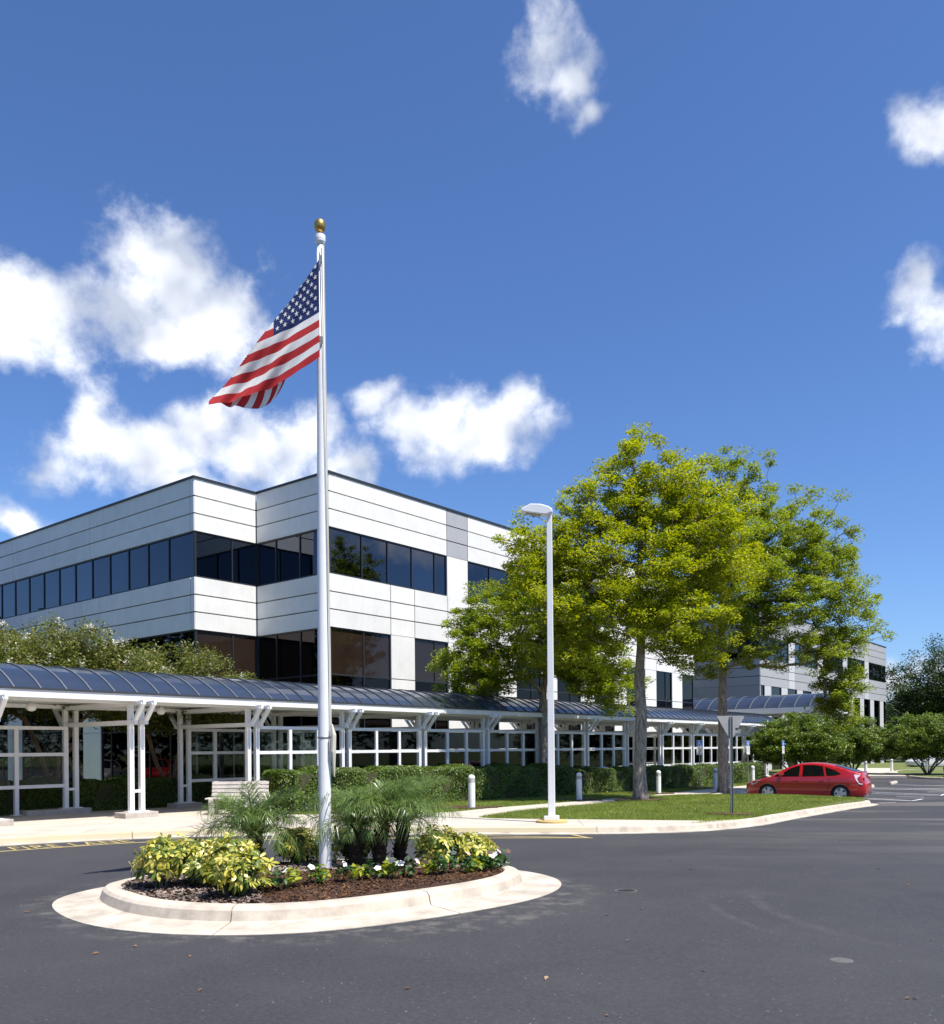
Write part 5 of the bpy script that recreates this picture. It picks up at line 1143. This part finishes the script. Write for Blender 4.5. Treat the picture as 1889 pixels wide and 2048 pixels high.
hedge('hedge', [wl(9, 5.0), wl(22, 5.0), wl(33, 5.0)], 0.8, 0.75, 'low hedge between the walkway and the sunlit front', 54, 700, 0.06)

# multi-stem shrubs at the right
def big_shrub(x, y, h, rx, seed, label, leaf=0.13, n=420, nl=120):
    rs = np.random.RandomState(seed); zb_ = g(x, y) + 0.1; root = tag(empty('ligustrum_tree', (x, y, zb_)), label, 'shrub', 'clipped multi-stem shrubs by the car park')
    lobes = [(0, 0, h * 0.62, rx, rx, h * 0.36), (rx * 0.4, -rx * 0.3, h * 0.5, rx * 0.75, rx * 0.7, h * 0.26), (-rx * 0.45, -0.2, h * 0.5, rx * 0.7, rx * 0.7, h * 0.26)]
    tips = np.concatenate([np.array(l[:3]) + unit(n // 3, rs) * (rs.rand(n // 3) ** 0.35)[:, None] * np.array(l[3:6]) for l in lobes])
    pos = [np.array((0, 0, -0.1))]; par = [-1]
    for k in range(7):
        a = 2 * math.pi * k / 7 + rs.rand() * 0.5; pr = 0
        for j in range(1, 5): s = j / 4; pos.append(np.array((math.cos(a) * rx * 0.55 * s, math.sin(a) * rx * 0.55 * s, 0.05 + s * h * 0.42)) + rs.randn(3) * 0.04); par.append(pr); pr = len(pos) - 1
    for t in tips:
        P = np.array(pos); dd = np.linalg.norm(t - P, axis=1); dd[0] += 9; j = int(np.argmin(dd)); pos.append(t); par.append(j)
    link('trunk', limb_mesh('trunk', np.array(pos), par, 0.012, 2.4, M['bark'], 0.07), root)
    k = np.repeat(np.arange(len(tips)), nl); d = unit(len(k), rs) * (rs.rand(len(k)) ** 0.5)[:, None] * 0.42; d[:, 2] *= 0.55
    tag(link('crown', leaf_mesh('crown', tips[k] + d, leaf, M['shrub_leaf'], rs, 0.5), root), kind='stuff')
big_shrub(18.6, 51.0, 4.0, 2.3, 61, 'dense dark green multi-stem shrub behind the red car bonnet, leftmost of the row')
big_shrub(21.8, 54.0, 4.0, 2.2, 62, 'dense dark green multi-stem shrub behind the red car roof, second of the row')
big_shrub(26.6, 62.0, 4.2, 2.6, 63, 'dense dark green multi-stem shrub right of the red car, third of the row')
big_shrub(30.6, 59.5, 4.3, 3.0, 64, 'dense dark green multi-stem shrub at the right edge with bare stems showing', n=520)
big_shrub(24.6, 66.0, 4.2, 2.6, 65, 'dense dark green multi-stem shrub at the back of the row')

# planter at the far right with low hedge
PP = smooth_path([(28.0, 53.6), (30.5, 52.0), (36, 51.2), (46, 52), (46, 70), (36, 72), (30.5, 64), (28.2, 57)], 4, True)
pl = tag(empty('planter_kerb'), 'concrete kerb round the far right planting bed', kind='structure'); pnr = normals(PP, True)
sweep(PP + [PP[0]], [(0, -0.05), (0.0, 0.1), (0.03, 0.14), (0.18, 0.14), (0.18, -0.05)], pnr + [pnr[0]]).build('kerb_segment', M['kerb'], pl)
tag(slab('planting_bed', [(p[0] + q.x * 0.18, p[1] + q.y * 0.18) for p, q in zip(PP, pnr)], 0.12, M['soil'], step=2.0, skirt=0.1), 'turf and soil of the far right planting bed', kind='structure')
hedge('hedge', [(29.6, 54.6), (33, 53.4), (40, 53.0)], 1.2, 0.62, 'low dark hedge at the right edge beyond the parking bays', 55, 700, 0.08)
hedge('hedge', [(22.0, 56.2), (24.0, 59.0)], 1.4, 0.7, 'low rounded hedge under the shrubs left of the far path', 56, 700, 0.08)
tag(slab('far_path', [(25.3, 57.2), (27.6, 56.2), (31.5, 66), (36, 76), (33.5, 77), (28.5, 67)], 0.15, M['conc'], step=2.0, skirt=0.2), 'pale concrete path leading away at the right', kind='structure')

# far trees
def far_tree(x, y, h, rx, seed, label, lmat=None, n=260, nl=60, leaf=0.3):
    rs = np.random.RandomState(seed); z = g(x, y) - 0.05
    lobes = [(0, 0, h * 0.62, rx, rx, h * 0.34), (rx * 0.5, 0, h * 0.5, rx * 0.7, rx * 0.7, h * 0.25), (-rx * 0.55, 0.3, h * 0.48, rx * 0.65, rx * 0.7, h * 0.24), (0, -rx * 0.5, h * 0.42, rx * 0.7, rx * 0.6, h * 0.22), (0.2, 0, h * 0.82, rx * 0.55, rx * 0.55, h * 0.16)]
    make_tree('broadleaf_tree', (x, y, z), [(0, 0, -0.2), (0, 0, h * 0.1), (0.1, 0, h * 0.2), (0, 0.1, h * 0.32), (0.1, 0, h * 0.48), (0, 0, h * 0.66)], lobes, n, nl, leaf, lmat or M['dark_leaf'], M['bark'], seed, r_tip=0.03, r_max=0.3, clump_r=rx * 0.2, label=label, cat='tree', group='trees beyond the car park', trunk_r=[0.45, 0.36, 0.33, 0.3, 0.22, 0.14])
far_tree(55.5, 104, 14.5, 6.5, 71, 'tall dark tree at the right edge behind the far wing', n=420, nl=130, leaf=0.27)
far_tree(66, 112, 15, 7, 72, 'tall dark tree just past the right edge')
far_tree(60, 122, 9.5, 6.0, 73, 'lower dark tree tucked against the end of the far wing')
far_tree(71, 140, 12, 8, 74, 'dark tree far behind the right edge')
# woods all round the site that the tinted glass reflects
def woods():
    rs = np.random.RandomState(77); c = []
    for az in np.arange(62, 300, 2.2):
        r_ = 78 + 14 * rs.rand(); h = 9 + 5 * rs.rand(); x, y = r_ * math.sin(R(az)), r_ * math.cos(R(az)); n = 420
        d = unit(n, rs) * (rs.rand(n) ** 0.4)[:, None] * [3.6, 3.6, h * 0.45]; c.append(d + [x, y, h * 0.52])
    for az in np.arange(25.6, 62, 0.9):
        r_ = 142 + 16 * rs.rand(); h = 6.5 + 4 * rs.rand(); n = 330
        d = unit(n, rs) * (rs.rand(n) ** 0.4)[:, None] * [3.2, 3.2, h * 0.52]; c.append(d + [r_ * math.sin(R(az)), r_ * math.cos(R(az)), h * 0.48])
    for y in np.arange(22, 84, 2.0):
        h = 10 + 3 * rs.rand(); n = 500; d = unit(n, rs) * (rs.rand(n) ** 0.4)[:, None] * [2.6, 2.6, h * 0.5]; c.append(d + [-40 + 3 * rs.rand(), y, h * 0.5])
    c = np.concatenate(c); return tag(link('woods', leaf_mesh('woods', c, 0.9, M['dark_leaf'], rs, 0.6)), 'belt of woods round the site', kind='stuff')
woods()

# ------------------------------------------------------------------ island planting
M['frond'] = leafmat('palm_leaflets', [(0.08, 0.145, 0.028), (0.13, 0.21, 0.045), (0.18, 0.26, 0.065), (0.25, 0.32, 0.10)], 0.3, 0.32, 0.6)
M['palm_trunk'] = pmat('palm_fibre', (0.05, 0.03, 0.018), 0.95, var=0.5, vscale=30, bump=1.0, bscale=40)
def frond_mesh(L_, droop, seed):
    rs = np.random.RandomState(seed); N = 16; pts = []; x = z = 0; ang = 1.0
    for i in range(N + 1):
        pts.append((x, 0, z)); s = L_ / N; x += s * math.cos(ang); z += s * math.sin(ang); ang -= droop / N * (0.5 + 1.1 * i / N)
    m = MB(); m.tube(pts, [0.011 * (1 - 0.85 * i / N) + 0.0012 for i in range(N + 1)], 4)
    P = np.array(pts)
    for i in range(40):
        s = 0.14 + 0.86 * i / 39; f = s * N; k = min(int(f), N - 1); p = P[k] + (P[k + 1] - P[k]) * (f - k); d = P[k + 1] - P[k]; d /= np.linalg.norm(d); upv = np.array((-d[2], 0, d[0]))
        ln = L_ * 0.33 * (math.sin(math.pi * min(1, 0.18 + 0.82 * s) ** 0.8) ** 0.7 + 0.15) * (0.85 + 0.3 * rs.rand())
        for sg in (-1, 1):
            dr = d * (0.62 + 0.3 * s) + np.array((0, sg, 0)) * (0.85 - 0.25 * s) + upv * (0.15 + 0.5 * rs.randn()); dr /= np.linalg.norm(dr)
            tip = p + dr * ln + np.array((0, 0, -0.38 * ln * (0.6 + 0.8 * rs.rand()))); mid = p + dr * ln * 0.5 + np.array((0, 0, 0.0))
            w = np.cross(dr, upv); w = w / (np.linalg.norm(w) + 1e-6) * 0.0045 + d * 0.0014
            m.add([p - w * 0.6, p + w * 0.6, mid + w, mid - w, tip], [(0, 1, 2, 3), (3, 2, 4)])
    return m.mesh('frond', M['frond'])
fr_me = [frond_mesh(0.98, 1.9, 1), frond_mesh(0.9, 2.4, 2), frond_mesh(1.02, 1.5, 3)]
def palm(x, y, h, n, sc, seed, label, lean=(0, 0)):
    rs = np.random.RandomState(seed); zb_ = float(bz(x, y)); root = tag(empty('pygmy_palm', (x, y, zb_)), label, 'palm', 'pygmy date palms on the island')
    tr = MB(); pr = [(0.085, -0.1)]
    for i in range(14): z = h * i / 13; pr += [(0.07 + 0.012 * (i % 2) + 0.02 * (i / 13), z)]
    tr.lathe(pr + [(0.03, h + 0.05)], n=12)
    for i in range(40):
        a = rs.rand() * 6.28; z = rs.rand() * h; d = Vector((math.cos(a), math.sin(a), 0)); tr.bar(d * 0.07 + Vector((0, 0, z)), d * (0.105 + 0.02 * rs.rand()) + Vector((0, 0, z + 0.05)), 0.03, 0.008)
    t = tr.build('trunk', M['palm_trunk'], root)
    t.rotation_euler = (lean[0], lean[1], 0)
    for i in range(n):
        f = link('frond', fr_me[i % 3], root); a = i * 2.39996 + rs.rand() * 0.3; k = i / n
        f.location = (math.sin(lean[1]) * h + 0.03 * math.cos(a), -math.sin(lean[0]) * h + 0.03 * math.sin(a), h - 0.02 + 0.04 * (1 - k)); f.rotation_euler = (rs.randn() * 0.15, 1.0 * k ** 1.1 - 0.45, a); s = sc * (0.85 + 0.25 * rs.rand()); f.scale = (s, s, s)
palm(-2.74, 11.3, 0.40, 40, 0.86, 1, 'feathery green palm on the left of the flagpole', (0.0, -0.1))
palm(-1.45, 10.98, 0.50, 36, 0.78, 2, 'feathery green palm just right of the flagpole')
palm(-1.18, 11.05, 0.52, 36, 0.82, 3, 'feathery green palm in the middle of the right-hand clump', (0.05, 0.1))
palm(-0.98, 11.6, 0.54, 34, 0.84, 4, 'feathery green palm at the back right of the clump', (0.0, 0.15))

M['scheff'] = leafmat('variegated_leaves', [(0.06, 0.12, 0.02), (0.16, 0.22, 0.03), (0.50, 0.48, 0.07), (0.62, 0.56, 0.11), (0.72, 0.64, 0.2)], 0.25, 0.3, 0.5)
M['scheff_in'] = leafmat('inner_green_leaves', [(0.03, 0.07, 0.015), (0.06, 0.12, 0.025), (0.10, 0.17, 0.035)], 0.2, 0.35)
def rosettes(cs, outs, rs, L_, nl=7):
    vs = []; fs = []; k = 0
    for c, o in zip(cs, outs):
        o = Vector(o).normalized(); a0 = o.orthogonal().normalized(); b0 = o.cross(a0); ph = rs.rand() * 6.28; c = Vector(c)
        for i in range(nl):
            a = ph + 2 * math.pi * i / nl; d = a0 * math.cos(a) + b0 * math.sin(a); d = (d + o * 0.28).normalized(); w = o.cross(d).normalized(); l = L_ * (0.75 + 0.5 * rs.rand()); st = c + d * 0.012
            dn = Vector((0, 0, -1)) * l * (0.05 + 0.35 * rs.rand()) - o * l * 0.05
            m1 = st + d * l * 0.35 + dn * 0.08; m2 = st + d * l * 0.72 + dn * 0.4; tp = st + d * l + dn
            q = [st, m1 + w * l * 0.17 - o * 0.004, m2 + w * l * 0.19 - o * 0.004, tp, m2 - w * l * 0.19 - o * 0.004, m1 - w * l * 0.17 - o * 0.004, m1 + o * 0.004, m2 + o * 0.004]
            vs += [tuple(p) for p in q]; fs += [(k, k + 1, k + 6, k), ] if False else []
            fs += [(k + 0, k + 1, k + 2, k + 7), (k + 0, k + 7, k + 4, k + 5), (k + 7, k + 2, k + 3, k + 4)]; k += 8
    return vs, fs
def schefflera(x, y, rx, ry, h, n, seed, label, L_=0.088):
    rs = np.random.RandomState(seed); root = tag(empty('schefflera_bush', (x, y, float(bz(x, y)))), label, 'bush', 'variegated bushes on the island')
    d = unit(n * 2, rs); d = d[d[:, 2] > -0.45][:n]; rr = 0.62 + 0.42 * rs.rand(len(d)) + 0.25 * (rs.rand(len(d)) < 0.12); rr += 0.10 * np.sin(d[:, 0] * 7 + seed) * np.cos(d[:, 1] * 6)
    c = d * rr[:, None] * [rx, ry, h * 0.5] + [0, 0, h * 0.54]; c[:, 2] = np.maximum(c[:, 2], 0.05); o = d + [0, 0, 0.35] + rs.randn(len(d), 3) * 0.45
    vs, fs = rosettes(c, o, rs, L_); me = np_mesh('foliage', np.array(vs), np.array(fs), M['scheff']); tag(link('foliage', me, root), kind='stuff')
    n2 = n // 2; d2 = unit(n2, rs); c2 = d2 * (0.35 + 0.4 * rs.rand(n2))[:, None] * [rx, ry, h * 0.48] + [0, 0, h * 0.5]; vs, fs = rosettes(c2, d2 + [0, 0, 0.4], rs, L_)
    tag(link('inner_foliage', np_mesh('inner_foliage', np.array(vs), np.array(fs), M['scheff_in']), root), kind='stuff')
    st = MB()
    for i in range(9):
        a = rs.rand() * 6.28; r_ = rs.rand() * 0.8; st.tube([(0.03 * math.cos(a), 0.03 * math.sin(a), -0.05), (rx * r_ * 0.5 * math.cos(a), ry * r_ * 0.5 * math.sin(a), h * 0.3), (rx * r_ * math.cos(a), ry * r_ * math.sin(a), h * 0.7)], [0.008, 0.006, 0.003], 5)
    st.build('stem', M['bark'], root)
schefflera(-3.42, 9.78, 0.27, 0.27, 0.54, 95, 81, 'yellow variegated bush at the left end of the island')
schefflera(-3.02, 9.75, 0.30, 0.30, 0.47, 105, 82, 'yellow variegated bush second from the left end of the island')
schefflera(-2.62, 9.62, 0.29, 0.30, 0.48, 105, 83, 'yellow variegated bush below the left palm')
schefflera(-2.42, 9.12, 0.26, 0.24, 0.42, 85, 84, 'yellow variegated bush nearest the front kerb')
schefflera(-2.2, 11.3, 0.28, 0.28, 0.46, 80, 85, 'yellow variegated bush behind the flagpole, left side')
schefflera(-1.55, 11.6, 0.32, 0.28, 0.48, 90, 86, 'yellow variegated bush behind the flagpole, right side')
schefflera(-0.42, 11.65, 0.34, 0.30, 0.45, 100, 87, 'yellow variegated bush right of the palm clump')
schefflera(-0.02, 11.85, 0.30, 0.28, 0.38, 85, 88, 'yellow variegated bush at the right end of the island')

M['vinca_leaf'] = leafmat('vinca_leaves', [(0.03, 0.085, 0.02), (0.05, 0.12, 0.03), (0.075, 0.16, 0.04)], 0.25, 0.35); M['lime_leaf'] = leafmat('lime_leaves', [(0.25, 0.33, 0.03), (0.34, 0.40, 0.04), (0.42, 0.44, 0.06)], 0.3, 0.4)
M['petal'] = pmat('white_petals', (0.80, 0.79, 0.78), 0.7); M['petal_pink'] = pmat('pink_petals', (0.68, 0.44, 0.40), 0.7)
def petal_mesh(mat):
    m = MB()
    for i in range(5):
        a = 2 * math.pi * i / 5; d = Vector((math.cos(a), math.sin(a), 0.15)); e = Vector((-math.sin(a), math.cos(a), 0)); m.add([(0, 0, 0), tuple(d * 0.016 - e * 0.012), tuple(d * 0.027 + Vector((0, 0, -0.004))), tuple(d * 0.016 + e * 0.012)], [(0, 1, 2, 3)])
    return m.mesh('flower', mat)
pm_w, pm_p = petal_mesh(M['petal']), petal_mesh(M['petal_pink'])
def annual(x, y, kind, seed, label, fl=()):
    rs = np.random.RandomState(seed); zb_ = float(bz(x, y)); root = tag(empty('bedding_plant', (x, y, zb_)), label, 'bedding plant', 'bedding plants along the island front')
    n = 34 if kind == 'vinca' else 26; h = 0.15 if kind == 'vinca' else 0.12; lv = []; root.scale = (1.35,) * 3; d = unit(n, rs); d[:, 2] = np.abs(d[:, 2]); c = d * (0.5 + 0.5 * rs.rand(n))[:, None] * [0.085, 0.085, h] + [0, 0, 0.03]
    me = leaf_mesh('foliage', c, 0.062 if kind == 'vinca' else 0.075, M['vinca_leaf'] if kind == 'vinca' else M['lime_leaf'], rs, 0.55, 0.9); tag(link('foliage', me, root), kind='stuff')
    MB().tube([(0, 0, -0.03), (0, 0, h * 0.7)], 0.005, 5).build('stem', M['vinca_leaf'], root)
    for i in range(len(fl)):
        f = link('flower', pm_w if fl[i] == 'w' else pm_p, root); a = rs.rand() * 6.28; f.location = (0.05 * math.cos(a) + 0.02, -0.055 + 0.05 * math.sin(a), h * (0.75 + 0.5 * rs.rand())); f.rotation_euler = (0.7 + rs.randn() * 0.2, rs.randn() * 0.25, rs.rand() * 6); f.scale = (1.25,) * 3
AN = [(-2.22, 9.42, 'lime', ''), (-2.05, 9.38, 'vinca', 'wp'), (-1.93, 9.52, 'lime', ''), (-1.68, 9.66, 'lime', ''), (-1.70, 9.55, 'vinca', 'w'), (-1.42, 9.72, 'vinca', 'wp'), (-1.27, 9.9, 'lime', ''), (-1.13, 9.86, 'vinca', 'w'), (-0.98, 10.02, 'lime', ''), (-0.90, 9.96, 'vinca', 'www'),
      (-0.72, 10.12, 'vinca', 'wwp'), (-0.52, 10.3, 'lime', 'p'), (-0.40, 10.32, 'vinca', 'p'), (-0.28, 10.5, 'vinca', 'w'), (-0.08, 10.62, 'vinca', 'p'), (0.04, 10.8, 'lime', ''), (0.12, 10.92, 'vinca', 'wp'), (0.16, 11.06, 'lime', 'w'), (0.24, 11.0, 'vinca', 'ww'), (0.29, 11.3, 'vinca', 'wp'), (0.36, 11.46, 'vinca', 'pp')]
for i, (x, y, kd, fl) in enumerate(AN):
    ordn = ['first', 'second', 'third', 'fourth', 'fifth', 'sixth', 'seventh', 'eighth', 'ninth', 'tenth', 'eleventh', 'twelfth', 'thirteenth', 'fourteenth', 'fifteenth', 'sixteenth', 'seventeenth', 'eighteenth', 'nineteenth', 'twentieth', 'last'][i]
    look = 'lime-leaved bedding plant' if kd == 'lime' else ('dark green bedding plant with %s flowers' % ('white and pink' if 'w' in fl and 'p' in fl else ('pink' if 'p' in fl else 'white')))
    annual(x, y, kd, 200 + i, '%s, %s from left in front row' % (look, ordn), fl)

# fallen leaves on the drive
rs = np.random.RandomState(99)
q = np.stack([rs.rand(70) * 14 - 6, 5.5 + rs.rand(70) ** 1.4 * 16], 1); k = ~inside([(p[0], p[1]) for p in inset(ipath, inrm, -0.5)], q[:, 0], q[:, 1]) & ~inside(lawn_poly, q[:, 0], q[:, 1]); q = q[k]
M['litter'] = leafmat('fallen_leaves', [(0.12, 0.06, 0.03), (0.25, 0.13, 0.05), (0.35, 0.25, 0.15)], 0.1, 0.7)
tag(link('leaf_litter', leaf_mesh('leaf_litter', np.column_stack([q, gz(q[:, 0], q[:, 1]) + 0.012]), 0.045, M['litter'], rs, 0.55, up=4.0)), 'scattered dry leaves on the asphalt', kind='stuff')
